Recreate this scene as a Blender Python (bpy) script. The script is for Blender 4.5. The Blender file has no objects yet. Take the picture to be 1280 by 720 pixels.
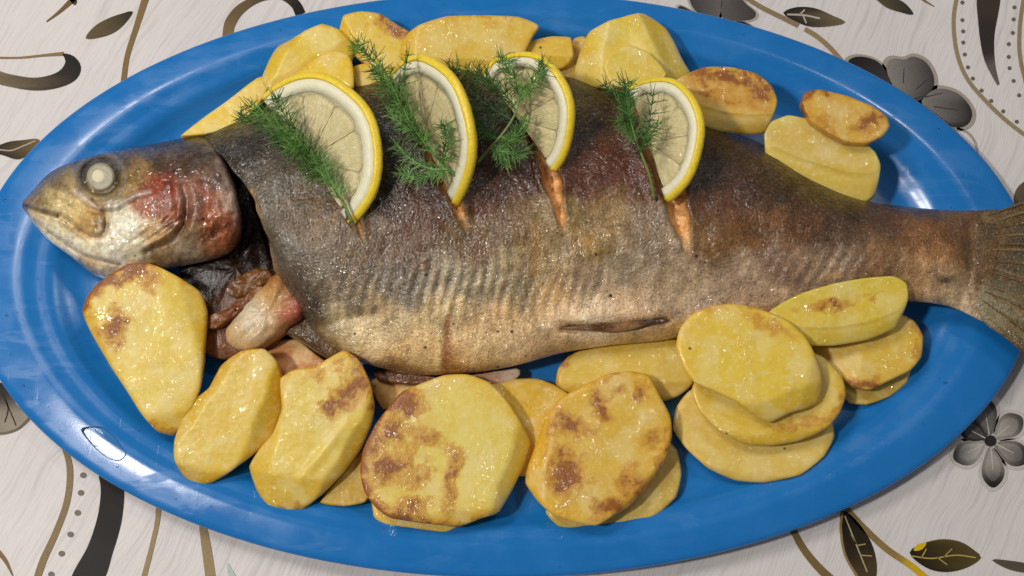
import bpy, math, random
import numpy as np
from mathutils import Vector, noise as mnoise
from mathutils.geometry import tessellate_polygon
random.seed(7); np.random.seed(7)
R = math.radians
scene = bpy.context.scene
COL = scene.collection

# ------------------------------------------------------------------ camera
PXM = 0.35e-3                      # metres on the table for one photo pixel at the picture centre
DIST = 0.55; TILT = R(15)
TGT = np.array([0, 0, .012])
CAMP = TGT + DIST * np.array([0, -math.sin(TILT), math.cos(TILT)])
cam_d = bpy.data.cameras.new('camera'); cam = bpy.data.objects.new('camera', cam_d); COL.objects.link(cam)
cam.location = CAMP; cam.rotation_euler = (TILT, 0, 0)
cam_d.sensor_width = 36; cam_d.lens = 36 * DIST / (1280 * PXM); cam_d.clip_start = .01; cam_d.clip_end = 20
scene.camera = cam

# ------------------------------------------------------------------ world, lamps, exposure
w = bpy.data.worlds.new('World'); scene.world = w; w.use_nodes = True
bg = w.node_tree.nodes['Background']; bg.inputs['Color'].default_value = (.95, .97, 1, 1); bg.inputs['Strength'].default_value = .15

def area(name, loc, target, size, power, color):
    l = bpy.data.lights.new(name, 'AREA'); l.shape = 'DISK'; l.size = size; l.energy = power; l.color = color
    o = bpy.data.objects.new(name, l); COL.objects.link(o); o.location = loc
    o.rotation_euler = (Vector(target) - Vector(loc)).to_track_quat('-Z', 'Y').to_euler()
    return o
area('ceiling_lamp', (-.74, -.16, 1.32), (0, 0, 0), .12, 10.5, (1, .94, .87))
area('second_ceiling_lamp', (-.66, .58, 1.25), (0, 0, 0), .42, 7.6, (1, .94, .87))
area('third_ceiling_lamp', (.62, .70, 1.4), (0, 0, 0), .17, 2.2, (1, .95, .9))
vs = scene.view_settings
vs.view_transform = 'Standard'; vs.look = 'None'; vs.exposure = 0; vs.gamma = 1; vs.use_curve_mapping = False

# ------------------------------------------------------------------ helpers
FWD = (TGT - CAMP) / DIST; RIGHT = np.array([1., 0, 0]); UP = np.cross(RIGHT, FWD)
def P(px, py, z):
    """point on the horizontal plane at height z (m) that stands where photo pixel px, py looks"""
    px = np.asarray(px, float); py = np.asarray(py, float); z = np.asarray(z, float)
    d = FWD + RIGHT * ((px - 640) * PXM / DIST)[..., None] - UP * ((py - 360) * PXM / DIST)[..., None]
    t = (z - CAMP[2]) / d[..., 2]
    return CAMP + d * t[..., None]
def PROJ(V):
    q = V - CAMP; dz = q @ FWD
    return 640 + (q @ RIGHT) / dz * DIST / PXM, 360 - (q @ UP) / dz * DIST / PXM
def lin(c):
    c = np.asarray(c, float) / 255
    return np.where(c <= .04045, c / 12.92, ((c + .055) / 1.055) ** 2.4)
def empty(name, loc, label=None, cat=None, group=None):
    o = bpy.data.objects.new(name, None); COL.objects.link(o); o.location = loc; o.empty_display_size = .01
    tag(o, label, cat, group); return o
def tag(o, label=None, cat=None, group=None, kind=None):
    if label: o['label'] = label
    if cat: o['category'] = cat
    if group: o['group'] = group
    if kind: o['kind'] = kind
    return o
def mk(name, V, F, mat, parent=None, loc=None, smooth=True, attrs=None):
    V = np.asarray(V, float)
    if loc is None:
        loc = np.array(parent.matrix_world.translation) if parent else np.array([V[:, 0].mean(), V[:, 1].mean(), V[:, 2].min()])
        if parent: loc = np.array(WORLD[parent.name])
    me = bpy.data.meshes.new(name)
    me.from_pydata((V - loc).tolist(), [], F if isinstance(F, list) else F.tolist())
    if smooth: me.polygons.foreach_set('use_smooth', [True] * len(me.polygons))
    for k, a in (attrs or {}).items():
        a = np.asarray(a, float)
        if a.ndim == 1:
            at = me.attributes.new(k, 'FLOAT', 'POINT'); at.data.foreach_set('value', a)
        else:
            at = me.attributes.new(k, 'FLOAT_COLOR', 'POINT')
            at.data.foreach_set('color', np.c_[a[:, :3], np.ones(len(a))].ravel())
    me.update()
    o = bpy.data.objects.new(name, me); COL.objects.link(o)
    if mat: me.materials.append(mat)
    if parent:
        o.parent = parent; o.location = (0, 0, 0) if np.allclose(loc, WORLD[parent.name]) else tuple(loc - WORLD[parent.name])
    else: o.location = loc
    WORLD[o.name] = np.array(loc)
    return o
class _W(dict):
    def __missing__(self, k): return np.array(bpy.data.objects[k].location)
WORLD = _W()
def catmull(pts, n, closed=False):
    p = np.asarray(pts, float); m = len(p)
    if closed:
        t = np.linspace(0, m, n, endpoint=False); i = t.astype(int); f = (t - i)[:, None]
        a, b, c, d = p[(i - 1) % m], p[i % m], p[(i + 1) % m], p[(i + 2) % m]
    else:
        q = np.vstack([2 * p[0] - p[1], p, 2 * p[-1] - p[-2]])
        t = np.linspace(0, m - 1 - 1e-9, n); i = t.astype(int); f = (t - i)[:, None]
        a, b, c, d = q[i], q[i + 1], q[i + 2], q[i + 3]
    return .5 * (2 * b + (c - a) * f + (2 * a - 5 * b + 4 * c - d) * f ** 2 + (3 * b - a - 3 * c + d) * f ** 3)
def resample(pts, n):
    """closed curve, even spacing along its length"""
    c = catmull(pts, 600, True); c = np.vstack([c, c[:1]])
    s = np.r_[0, np.cumsum(np.linalg.norm(np.diff(c, axis=0), axis=1))]
    u = np.linspace(0, s[-1], n, endpoint=False)
    return np.stack([np.interp(u, s, c[:, k]) for k in range(c.shape[1])], 1)
def resample_cut(pts, n):
    """closed outline, half way between a knife-cut polygon and a smooth curve"""
    m = len(pts); p = np.asarray(pts, float); t = np.linspace(0, m, 900, endpoint=False); i = t.astype(int); f = (t - i)[:, None]
    c = .45 * catmull(pts, 900, True) + .55 * (p[i % m] * (1 - f) + p[(i + 1) % m] * f)
    c = np.vstack([c, c[:1]]); s = np.r_[0, np.cumsum(np.linalg.norm(np.diff(c, axis=0), axis=1))]
    u = np.linspace(0, s[-1], n, endpoint=False)
    return np.stack([np.interp(u, s, c[:, k]) for k in range(2)], 1)
def grid_faces(nr, nc, wrap=False, off=0):
    r, c = np.meshgrid(np.arange(nr - 1), np.arange(nc if wrap else nc - 1), indexing='ij')
    c2 = (c + 1) % nc
    return np.stack([r * nc + c, r * nc + c2, (r + 1) * nc + c2, (r + 1) * nc + c], -1).reshape(-1, 4) + off
def nz(V, scale, oct=3, seed=0.):
    o = Vector((seed * 3.1, seed * 7.7, seed * 1.3))
    return np.array([mnoise.fractal(Vector(v) * scale + o, 1., 2., oct) for v in V.tolist()])
def seg_dist(x, y, poly):
    poly = np.asarray(poly, float); best = np.full(x.shape, 1e9); par = np.zeros(x.shape); L = 0
    tot = np.linalg.norm(np.diff(poly, axis=0), axis=1).sum()
    for a, b in zip(poly[:-1], poly[1:]):
        d = b - a; l = math.hypot(*d)
        t = np.clip(((x - a[0]) * d[0] + (y - a[1]) * d[1]) / (l * l), 0, 1)
        q = np.hypot(x - a[0] - t * d[0], y - a[1] - t * d[1])
        m = q < best; best = np.where(m, q, best); par = np.where(m, (L + t * l) / tot, par); L += l
    return best, par
def stroke(x, y, poly, wd, smooth=True):
    poly = catmull(poly, 24) if smooth and len(poly) > 2 else poly
    return np.exp(-(seg_dist(x, y, poly)[0] / wd) ** 2)
def blob(x, y, cx, cy, rx, ry=None, ang=0):
    ry = ry or rx; a = R(ang); dx, dy = x - cx, y - cy
    u = dx * math.cos(a) + dy * math.sin(a); v = -dx * math.sin(a) + dy * math.cos(a)
    return np.exp(-(u / rx) ** 2 - (v / ry) ** 2)
def shepard(x, y, keys, s):
    K = np.array([(k[0], k[1]) for k in keys], float); C = np.array([lin(k[2]) for k in keys])
    out = np.zeros(x.shape + (3,)); W = np.zeros(x.shape)
    for (kx, ky), c in zip(K, C):
        d2 = (x - kx) ** 2 + (y - ky) ** 2
        wt = np.exp(-d2 / (2 * s * s)) + 1e-4 / (1 + d2 / 400) ** 2
        W += wt; out += wt[..., None] * c
    return out / W[..., None]

# ------------------------------------------------------------------ node materials
class NT:
    def __init__(s, name):
        s.m = bpy.data.materials.new(name); s.m.use_nodes = True; s.t = s.m.node_tree
        s.b = s.t.nodes['Principled BSDF']; s._co = None
    def n(s, typ, **kw):
        nd = s.t.nodes.new(typ)
        for k, v in kw.items(): setattr(nd, k, v)
        return nd
    def l(s, a, b): s.t.links.new(a, b)
    def val(s, sock, v):
        if hasattr(v, 'is_output'): s.l(v, sock)
        else: sock.default_value = v
    @property
    def co(s):
        if not s._co: s._co = s.n('ShaderNodeTexCoord').outputs['Object']
        return s._co
    def mapping(s, scale, rot=(0, 0, 0), src=None):
        m = s.n('ShaderNodeMapping'); m.inputs['Scale'].default_value = scale; m.inputs['Rotation'].default_value = rot
        s.l(src or s.co, m.inputs['Vector']); return m.outputs[0]
    def noise(s, scale, detail=3, rough=.5, dist=0, vec=None):
        n = s.n('ShaderNodeTexNoise'); n.inputs['Scale'].default_value = scale; n.inputs['Detail'].default_value = detail
        n.inputs['Roughness'].default_value = rough; n.inputs['Distortion'].default_value = dist
        s.l(vec or s.co, n.inputs['Vector']); return n.outputs['Fac']
    def voro(s, scale, feature='F1', out='Distance', vec=None, rnd=1):
        n = s.n('ShaderNodeTexVoronoi', feature=feature); n.inputs['Scale'].default_value = scale
        n.inputs['Randomness'].default_value = rnd
        s.l(vec or s.co, n.inputs['Vector']); return n.outputs[out]
    def math(s, op, a, b=0., c=0.):
        n = s.n('ShaderNodeMath', operation=op)
        for i, v in enumerate((a, b, c)): s.val(n.inputs[i], v)
        return n.outputs[0]
    def ramp(s, v, a, b, lo=0., hi=1.):
        n = s.n('ShaderNodeMapRange', interpolation_type='SMOOTHSTEP'); s.val(n.inputs[0], v)
        for i, k in enumerate((a, b, lo, hi)): s.val(n.inputs[i + 1], k)
        return n.outputs[0]
    def mix(s, f, a, b, blend='MIX'):
        n = s.n('ShaderNodeMix', data_type='RGBA', blend_type=blend); s.val(n.inputs[0], f)
        for i, v in ((6, a), (7, b)):
            s.val(n.inputs[i], v if hasattr(v, 'is_output') else (*v[:3], 1))
        return n.outputs[2]
    def attr(s, name, out='Color'):
        n = s.n('ShaderNodeAttribute', attribute_name=name); return n.outputs[out]
    def bump(s, h, strength, dist, prev=None):
        n = s.n('ShaderNodeBump'); n.inputs['Strength'].default_value = strength; n.inputs['Distance'].default_value = dist
        s.l(h, n.inputs['Height'])
        if prev: s.l(prev, n.inputs['Normal'])
        return n.outputs[0]
    def set(s, **kw):
        names = dict(col='Base Color', rough='Roughness', metal='Metallic', ior='IOR', trans='Transmission Weight', sss='Subsurface Weight',
                     sssr='Subsurface Radius', ssss='Subsurface Scale', coat='Coat Weight', coatr='Coat Roughness', spec='Specular IOR Level',
                     nrm='Normal', coatn='Coat Normal', alpha='Alpha')
        for k, v in kw.items():
            sk = s.b.inputs[names[k]]
            if k == 'col' and not hasattr(v, 'is_output'): v = (*v[:3], 1)
            s.val(sk, v)
        return s

def mat_cloth():
    t = NT('oilcloth_white')
    wob = t.noise(9, 3)
    cv = t.n('ShaderNodeVectorMath', operation='MULTIPLY_ADD')
    rot = t.mapping((1, 1, 1), (0, 0, R(26)))
    comb = t.n('ShaderNodeCombineXYZ'); t.l(wob, comb.inputs[0]); t.l(comb.outputs[0], cv.inputs[0])
    cv.inputs[1].default_value = (.035, 0, 0); t.l(rot, cv.inputs[2])
    st = t.mapping((420, 16, 1), src=cv.outputs[0])
    s1 = t.noise(1, 4, .6, 0, st)
    st2 = t.mapping((1300, 60, 1), src=cv.outputs[0]); s2 = t.noise(1, 2, .5, 0, st2)
    big = t.noise(7, 2)
    dark = t.ramp(s1, .50, .72)
    col = t.mix(t.math('MULTIPLY', dark, .50), (.68, .645, .635), (.43, .40, .395))
    col = t.mix(t.math('MULTIPLY', t.ramp(s2, .45, .7), .30), col, (.48, .45, .45))
    col = t.mix(t.ramp(big, .35, .7, 0, .18), col, (.56, .53, .53))
    h = t.math('ADD', s1, t.math('MULTIPLY', s2, .5))
    t.set(col=col, rough=.42, spec=.35, nrm=t.bump(h, .35, .0006, t.bump(t.noise(14, 2), 1, .0035)))
    return t.m
def mat_print():
    t = NT('foil_print')
    a = t.attr('col'); n = t.noise(900, 2)
    c = t.mix(t.math('MULTIPLY', n, .35), a, (.02, .018, .015))
    t.set(col=c, rough=.5, metal=.0, spec=.12)
    return t.m
def mat_platter():
    t = NT('blue_plastic')
    n = t.noise(60, 4); f = t.noise(1400, 2)
    scr = t.noise(1, 3, .6, 0, t.mapping((900, 25, 25), (0, 0, R(20))))
    col = t.mix(t.ramp(n, .3, .7), (.009, .165, .50), (.013, .180, .53))
    rough = t.math('ADD', .17, t.math('ADD', t.math('MULTIPLY', t.ramp(n, .35, .75), .12), t.math('MULTIPLY', t.ramp(t.noise(1, 4, .6, .6, t.mapping((30, 90, 30), (0, 0, R(35)))), .5, .62), .14)))
    h = t.math('ADD', t.math('MULTIPLY', f, .25), t.math('MULTIPLY', t.ramp(scr, .62, .75), .3))
    t.set(col=col, rough=rough, spec=.5, sss=.0, nrm=t.bump(h, .18, .0003))
    return t.m
def mat_potato():
    t = NT('potato_flesh')
    a = t.attr('col'); br = t.math('MULTIPLY', t.attr('brown', 'Fac'), 1.35)
    oi = t.n('ShaderNodeObjectInfo'); va = t.n('ShaderNodeVectorMath', operation='ADD'); t.l(t.co, va.inputs[0])
    t.l(t.math('MULTIPLY', oi.outputs['Random'], 3.7), va.inputs[1]); t._co = va.outputs[0]
    n1 = t.noise(170, 5, .6); n2 = t.noise(520, 4, .6); n3 = t.noise(80, 2)
    col = t.mix(t.ramp(n1, .40, .62, 0, .6), a, t.mix(1, a, (.97, .90, .42), 'MULTIPLY'))
    col = t.mix(t.ramp(n3, .46, .66, 0, .40), col, (.82, .70, .33))
    col = t.mix(t.ramp(n2, .50, .68, 0, .30), col, (.88, .78, .44))
    b = t.math('ADD', t.math('MULTIPLY', br, .95), t.math('MULTIPLY', t.math('SUBTRACT', t.math('ADD', t.math('MULTIPLY', n1, .6), t.math('MULTIPLY', n2, .4)), .5), t.math('MULTIPLY', t.ramp(br, .02, .4), 2.4)))
    col = t.mix(t.ramp(b, .06, .42, 0, .82), col, (.60, .30, .03))
    col = t.mix(t.ramp(b, .42, .95, 0, .92), col, (.30, .092, .014))
    col = t.mix(t.ramp(b, 1.05, 1.7, 0, .55), col, (.095, .024, .009))
    # pepper
    sp = t.voro(110, out='Distance'); sc = t.voro(110, out='Color')
    sep = t.n('ShaderNodeSeparateColor'); t.l(sc, sep.inputs[0])
    size = t.ramp(sep.outputs[0], .72, 1, 0, .075)
    col = t.mix(t.math('MULTIPLY', t.math('LESS_THAN', sp, size), .8), col, (.06, .035, .015))
    h = t.math('ADD', t.math('MULTIPLY', n1, .9), t.math('MULTIPLY', n2, .5))
    blis = t.math('MULTIPLY', t.noise(750, 3, .6), t.ramp(b, .2, .8))
    nb = t.bump(t.math('ADD', h, t.math('MULTIPLY', blis, 2.5)), .20, .0012)
    wetm = t.ramp(t.noise(85, 2), .46, .60, .12, 1)
    nc = t.bump(t.math('MULTIPLY', wetm, t.noise(270, 2, .5)), 1, .0032)
    t.set(col=col, rough=.40, sss=.40, sssr=(1, .60, .12), ssss=.003, nrm=nb, coat=t.math('MULTIPLY', wetm, .95), coatr=.07, coatn=nc, spec=.4)
    return t.m
def mat_fish(scale_amt=1., sparkle=1., name='trout_skin', con=1.):
    t = NT(name)
    a = t.attr('col'); wet = t.attr('wet', 'Fac')
    n1 = t.noise(240, 5, .65); n2 = t.noise(900, 3, .6); n4 = t.noise(1, 4, .6, 0, t.mapping((520, 170, 300), (0, 0, R(-8))))
    col = t.mix(t.ramp(n1, .60, .34, 0, .34 * con), a, t.mix(1, a, (.36, .27, .20), 'MULTIPLY'))
    col = t.mix(t.ramp(n4, .52, .70, 0, .40 * con), col, t.mix(1, a, (1.55, 1.5, 1.4), 'MULTIPLY'))
    col = t.mix(t.ramp(n4, .48, .32, 0, .30 * con), col, t.mix(1, a, (.40, .33, .26), 'MULTIPLY'))
    col = t.mix(t.ramp(n2, .55, .68, 0, .55 * con), col, t.mix(.25, t.mix(1, a, (1.9, 1.8, 1.6), 'MULTIPLY'), (.75, .70, .60)))  # silver scale flecks, with their sparkle put into the base colour
    col = t.mix(t.ramp(n2, .45, .34, 0, .75 * con), col, t.mix(1, a, (.22, .17, .13), 'MULTIPLY'))
    sp = t.voro(170, out='Distance'); sc = t.voro(170, out='Color')
    sep = t.n('ShaderNodeSeparateColor'); t.l(sc, sep.inputs[0])
    size = t.ramp(sep.outputs[0], .60, 1, 0, .13)
    col = t.mix(t.math('MULTIPLY', t.math('LESS_THAN', sp, size), .85), col, (.02, .012, .007))
    v = t.voro(950)
    h = t.math('ADD', t.math('MULTIPLY', t.math('SUBTRACT', 1., v), .5 * scale_amt), t.math('ADD', t.math('MULTIPLY', n4, .5), t.math('MULTIPLY', n2, .35)))
    nb = t.bump(h, .7, .0008)
    nc = t.bump(t.noise(520 if con > .6 else 260, 1.5, .5), 1, .0018 * sparkle)
    rough = t.ramp(n1, .3, .7, .20, .36)
    t.set(col=col, rough=rough, spec=.42, sss=.05, sssr=(1, .5, .25), ssss=.0015, nrm=nb, coat=t.math('MULTIPLY', wet, t.ramp(t.noise(130, 3), .40, .58, .4, 1)), coatr=.085, coatn=nc)
    t.b.inputs['Coat IOR'].default_value = 1.55
    return t.m
def mat_simple(name, col, rough=.4, coat=0., bump=0., bscale=400, sss=0., var=.25, **kw):
    t = NT(name); n = t.noise(bscale, 4, .6)
    c = t.mix(t.ramp(n, .3, .7, 0, var), col, tuple(x * .55 for x in col))
    t.set(col=c, rough=rough, coat=coat, coatr=.1, sss=sss, sssr=(1, .7, .3), ssss=.002, **kw)
    if bump: t.set(nrm=t.bump(n, bump, .001), coatn=t.bump(n, bump, .001))
    return t.m
def mat_dill():
    t = NT('dill_green'); a = t.attr('col'); n = t.noise(300, 2)
    t.set(col=t.mix(t.ramp(n, .3, .7, 0, .5), a, t.mix(1, a, (.45, .55, .4), 'MULTIPLY')), rough=.42, spec=.4, sss=.0)
    return t.m
def mat_rind():
    t = NT('lemon_rind'); n = t.noise(700, 2); v = t.voro(900)
    c = t.mix(t.ramp(n, .3, .7), (.90, .70, .06), (.84, .60, .03))
    t.set(col=c, rough=.35, spec=.45, sss=.15, sssr=(1, .7, .1), ssss=.0015, nrm=t.bump(v, .25, .0004)); return t.m
def mat_lemon_flesh():
    t = NT('lemon_flesh')
    # radial juice sacs: stretched noise along local radius through attribute 'rad' (angle, radius)
    rad = t.attr('rad', 'Vector')
    m = t.mapping((14, 2.2, 1), src=rad); n = t.noise(1, 4, .6, .2, m); n2 = t.noise(420, 3)
    c = t.mix(t.ramp(n, .35, .68), (.70, .58, .27), (.84, .75, .45))
    nb = t.bump(t.math('ADD', n, t.math('MULTIPLY', n2, .8)), .5, .0005); nw = t.bump(n2, 1, .0020)
    t.set(col=c, rough=.16, trans=.10, ior=1.35, sss=.12, sssr=(1, .8, .35), ssss=.003, nrm=nb, coat=.9, coatr=.07, coatn=nw)
    return t.m
M_CLOTH, M_PRINT, M_PLAT, M_POT = mat_cloth(), mat_print(), mat_platter(), mat_potato()
M_FISH = mat_fish(con=.7); M_HEAD = mat_fish(.05, 1.3, 'trout_head_skin', .45)
M_DILL, M_RIND, M_LFLESH = mat_dill(), mat_rind(), mat_lemon_flesh()
M_PITH = mat_simple('lemon_pith', (.86, .82, .60), .5, .1, .25, 500, .3, .10)
M_EYE = mat_simple('cooked_eye', (.38, .35, .23), .45, .25, .3, 500, .2, .35)
M_LENS = mat_simple('cooked_lens', (.74, .67, .44), .55, .05, .05, 300, .2, .1)

# ------------------------------------------------------------------ tablecloth
def make_cloth():
    nx, ny = 121, 91
    X, Y = np.meshgrid(np.linspace(-.45, .45, nx), np.linspace(-.33, .36, ny))
    Z = np.zeros_like(X)
    V = np.stack([X, Y, Z], -1).reshape(-1, 3)
    F = grid_faces(ny, nx)
    V2 = V.copy(); V2[:, 2] -= .0012
    n = len(V)
    rim = list(range(nx)) + [i * nx + nx - 1 for i in range(1, ny)] + [(ny - 1) * nx + i for i in range(nx - 2, -1, -1)] + [i * nx for i in range(ny - 2, 0, -1)]
    sides = [(rim[i], rim[i - 1], rim[i - 1] + n, rim[i] + n) for i in range(len(rim))]
    F = F.tolist() + (F[:, ::-1] + n).tolist() + sides
    o = mk('tablecloth', np.vstack([V, V2]), F, M_CLOTH, loc=np.zeros(3), smooth=False)
    tag(o, 'white wood grain oilcloth printed with gold and black flowers', 'tablecloth', kind='structure')
    return o
cloth = make_cloth()
GOLD = (122, 96, 58); GOLD2 = (150, 128, 92); BLACK = (26, 23, 22); GREY = (98, 95, 92); SILVER = (168, 164, 158); OLIVE = (70, 62, 34)
PZ = [0.0003]
def decal(name, pts, cols, lift=0):
    """flat printed shape; pts photo pixels of the outline, colours run along the list of (px,py,colour) keys"""
    pts = resample(pts, max(24, 4 * len(pts)))
    z = .0003 + lift * .00012
    Q = pts; V = P(Q[:, 0], Q[:, 1], z)
    tri = tessellate_polygon([[Vector((q[0], -q[1], 0)) for q in Q]])
    ar = [np.cross(np.append(Q[t[1]] - Q[t[0]], 0), np.append(Q[t[2]] - Q[t[0]], 0))[2] for t in tri]
    F = [tuple(t) if a_ < 0 else tuple(t)[::-1] for t, a_ in zip(tri, ar)]
    C = shepard(Q[:, 0], Q[:, 1], cols, 12) if len(cols) > 1 else np.tile(lin(cols[0][2]), (len(Q), 1))
    return mk(name, V, F, M_PRINT, cloth, attrs={'col': C}, smooth=False)
def ribbon(name, pts, wd, cols, lift=0):
    """printed line along photo pixels; wd one width or a list"""
    n = 8 * len(pts); c = catmull(pts, n)
    wd = np.interp(np.linspace(0, 1, n), np.linspace(0, 1, len(wd)), wd) if hasattr(wd, '__len__') else np.full(n, wd)
    t = np.gradient(c, axis=0); t /= np.linalg.norm(t, axis=1)[:, None]; nn = np.stack([-t[:, 1], t[:, 0]], 1)
    Q = np.stack([c - nn * wd[:, None] / 2, c, c + nn * wd[:, None] / 2], 1).reshape(-1, 2)
    C = shepard(Q[:, 0], Q[:, 1], cols, 14) if len(cols) > 1 else np.tile(lin(cols[0][2]), (len(Q), 1))
    V = P(Q[:, 0], Q[:, 1], .0003 + lift * .00012)
    F = grid_faces(n, 3)
    return mk(name, V, F, M_PRINT, cloth, attrs={'col': C}, smooth=False)
def k(c): return [(0, 0, c)]
ribbon('printed_stem', [(58, 27), (75, 14), (95, -5)], [1.5, 4, 8], k(GOLD))
decal('printed_leaf', [(107, 48), (118, 33), (135, 23), (152, 17), (166, 14), (158, 27), (145, 39), (128, 46)], [(115, 40, (105, 88, 60)), (140, 32, (95, 82, 50)), (162, 17, (40, 34, 24))])
ribbon('printed_stem', [(154, 104), (159, 70), (170, 35), (183, -6)], [7, 6.5, 7, 9], k((140, 112, 70)))
ribbon('printed_stem', [(-10, 72), (25, 72), (55, 69), (80, 67)], [2.5, 2.5, 3, 5], k((150, 122, 84)))
decal('printed_swirl', [(-15, 85), (10, 92), (40, 97), (62, 94), (76, 87), (82, 76), (78, 67), (92, 70), (101, 83), (96, 98), (78, 108), (50, 113), (20, 110), (-15, 100)], [(0, 98, (128, 112, 88)), (40, 104, (90, 78, 60)), (75, 98, (50, 42, 32)), (92, 80, (24, 20, 18))])
ribbon('printed_swirl', [(284, 48), (288, 28), (302, 10), (325, -2), (350, -5), (368, 4), (376, 18)], [13, 14, 12, 8, 8, 12, 13], [(284, 45, (135, 110, 76)), (300, 10, (110, 90, 60)), (340, -5, (80, 70, 45)), (375, 15, (22, 20, 20))])
decal('printed_leaf', [(-12, 188), (8, 178), (28, 175), (49, 174), (42, 187), (24, 199), (4, 194)], [(0, 186, BLACK), (25, 192, (60, 50, 34)), (42, 178, (130, 104, 60))])
ribbon('printed_vein', [(-2, 187), (14, 188), (30, 182), (44, 176)], 1.6, k((190, 180, 160)), 1)
decal('printed_petal', [(-20, 480), (0, 478), (10, 486), (20, 505), (34, 518), (38, 524), (26, 535), (8, 541), (-10, 538), (-25, 510)], [(2, 484, BLACK), (12, 500, (60, 55, 50)), (20, 522, (176, 166, 150)), (0, 530, (150, 140, 120))])
ribbon('printed_vein', [(-4, 485), (6, 500), (16, 522), (20, 532)], 1.6, k((60, 54, 48)), 1)
ribbon('printed_vein', [(4, 492), (10, 510), (6, 528)], 1.6, k((50, 44, 40)), 1)
ribbon('printed_outline', [(37, 522), (22, 536), (0, 542), (-15, 536)], 3, k((120, 108, 90)), 1)
ribbon('printed_stem', [(78, 552), (87, 585), (84, 625), (70, 665), (54, 700), (44, 730)], [6, 8, 8, 8, 9, 9], k(GOLD2))
for x, y in ((104, 594), (101, 616), (97, 641), (88, 668), (77, 692), (64, 718)):
    decal('printed_dot', [(x + 4 * math.cos(a), y + 3.6 * math.sin(a)) for a in np.linspace(0, 6.283, 9)[:-1]], k((132, 122, 108)))
decal('printed_band', [(124, 588), (126, 612), (122, 645), (110, 682), (88, 728), (126, 728), (141, 690), (152, 650), (155, 612), (150, 596)], [(140, 600, (22, 20, 20)), (135, 645, (36, 32, 30)), (115, 700, (46, 42, 40))])
ribbon('printed_stem', [(199, 628), (196, 655), (188, 690), (178, 728)], [7, 6, 6, 7], k((168, 146, 108)))
ribbon('printed_stem', [(253, 655), (258, 685), (264, 728)], [9, 12, 13], k((164, 142, 106)))
ribbon('printed_stem', [(-8, 684), (6, 700), (16, 720)], [7, 5, 1.5], k((140, 112, 72)))
decal('printed_facet', [(284, 704), (290, 712), (297, 726), (287, 726)], k((196, 214, 208)))
ribbon('printed_stem', [(988, 656), (1003, 684), (1022, 708), (1045, 730)], [8, 9, 10, 11], k((128, 106, 66)))
decal('printed_leaf', [(1052, 638), (1051, 662), (1057, 695), (1075, 728), (1092, 730), (1096, 705), (1088, 676), (1070, 650)], [(1060, 655, (30, 24, 18)), (1072, 685, (42, 34, 20)), (1085, 715, (80, 66, 40))])
ribbon('printed_outline', [(1053, 640), (1051, 662), (1057, 695), (1075, 726)], 3, k((150, 128, 84)), 1)
ribbon('printed_vein', [(1056, 645), (1070, 680), (1084, 715)], 1.6, k((190, 172, 130)), 1)
ribbon('printed_vein', [(1071, 682), (1082, 680)], 1.4, k((180, 162, 120)), 1)
ribbon('printed_vein', [(1076, 694), (1090, 695)], 1.4, k((180, 162, 120)), 1)
ribbon('printed_vein', [(1070, 680), (1064, 668)], 1.4, k((180, 162, 120)), 1)
ribbon('printed_stem', [(1058, 636), (1078, 658), (1108, 686), (1140, 708), (1165, 730)], [7, 8, 8, 8, 9], [(1080, 660, (140, 116, 70)), (1110, 688, (150, 124, 74)), (1150, 712, (214, 176, 30))])
decal('printed_leaf', [(1137, 691), (1152, 680), (1176, 674), (1200, 677), (1218, 688), (1226, 698), (1205, 711), (1178, 715), (1155, 708)], [(1150, 693, (30, 24, 12)), (1175, 682, (96, 84, 32)), (1205, 692, (90, 76, 40)), (1180, 706, (36, 30, 14))])
decal('printed_leaf', [(1142, 688), (1148, 680), (1158, 679), (1152, 687)], k((226, 190, 30)), 1)
ribbon('printed_vein', [(1140, 695), (1165, 698), (1195, 694), (1220, 697)], 1.6, k((190, 166, 90)), 1)
ribbon('printed_vein', [(1152, 697), (1158, 686)], 1.4, k((200, 170, 80)), 1)
ribbon('printed_vein', [(1172, 697), (1184, 706)], 1.4, k((180, 160, 90)), 1)
ribbon('printed_vein', [(1180, 696), (1190, 686)], 1.4, k((180, 160, 90)), 1)
# flower lower right
def petal(cx, cy, ang, L, Wd, c1, c2, outline=SILVER):
    a = R(ang); d = np.array([math.cos(a), -math.sin(a)]); n = np.array([-d[1], d[0]]); c = np.array([cx, cy])
    sh = [(0.12, .05), (.35, .32), (.62, .48), (.85, .38), (1, .04), (.85, -.36), (.62, -.48), (.35, -.32)]
    o = [tuple(c + d * L * s + n * Wd * v) for s, v in sh]
    big = [tuple(c + d * L * (s * 1.12 - .04) + n * Wd * v * 1.28) for s, v in sh]
    decal('printed_outline', big, k(outline))
    tip = c + d * L * .95; mid = c + d * L * .4
    decal('printed_petal', o, [(tip[0], tip[1], c1), (mid[0], mid[1], c2)], 1)
    inn = [tuple(c + d * L * (s_ * .74 + .12) + n * Wd * v * .70) for s_, v in sh]
    decal('printed_petal', inn, [(tip[0], tip[1], tuple(min(255, q + 60) for q in c1)), (mid[0], mid[1], tuple(min(255, q + 18) for q in c2))], 2)
    e = c + d * L * .62
    ribbon('printed_vein', [tuple(c + d * L * .15), tuple(e)], [1.6, .8], k((206, 202, 194)), 3)
for ang, L, Wd, c1, c2 in ((100, 58, 34, (20, 18, 18), (110, 104, 100)), (38, 52, 36, (60, 56, 52), (160, 154, 148)), (-28, 56, 36, (24, 22, 22), (140, 134, 128)),
                           (-85, 62, 34, (22, 20, 20), (150, 144, 138)), (208, 54, 36, (28, 26, 26), (172, 168, 162)), (152, 46, 30, (26, 24, 24), (70, 66, 62))):
    petal(1238, 551, ang, L * .95, Wd * .88, c1, c2, (206, 202, 196))
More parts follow.
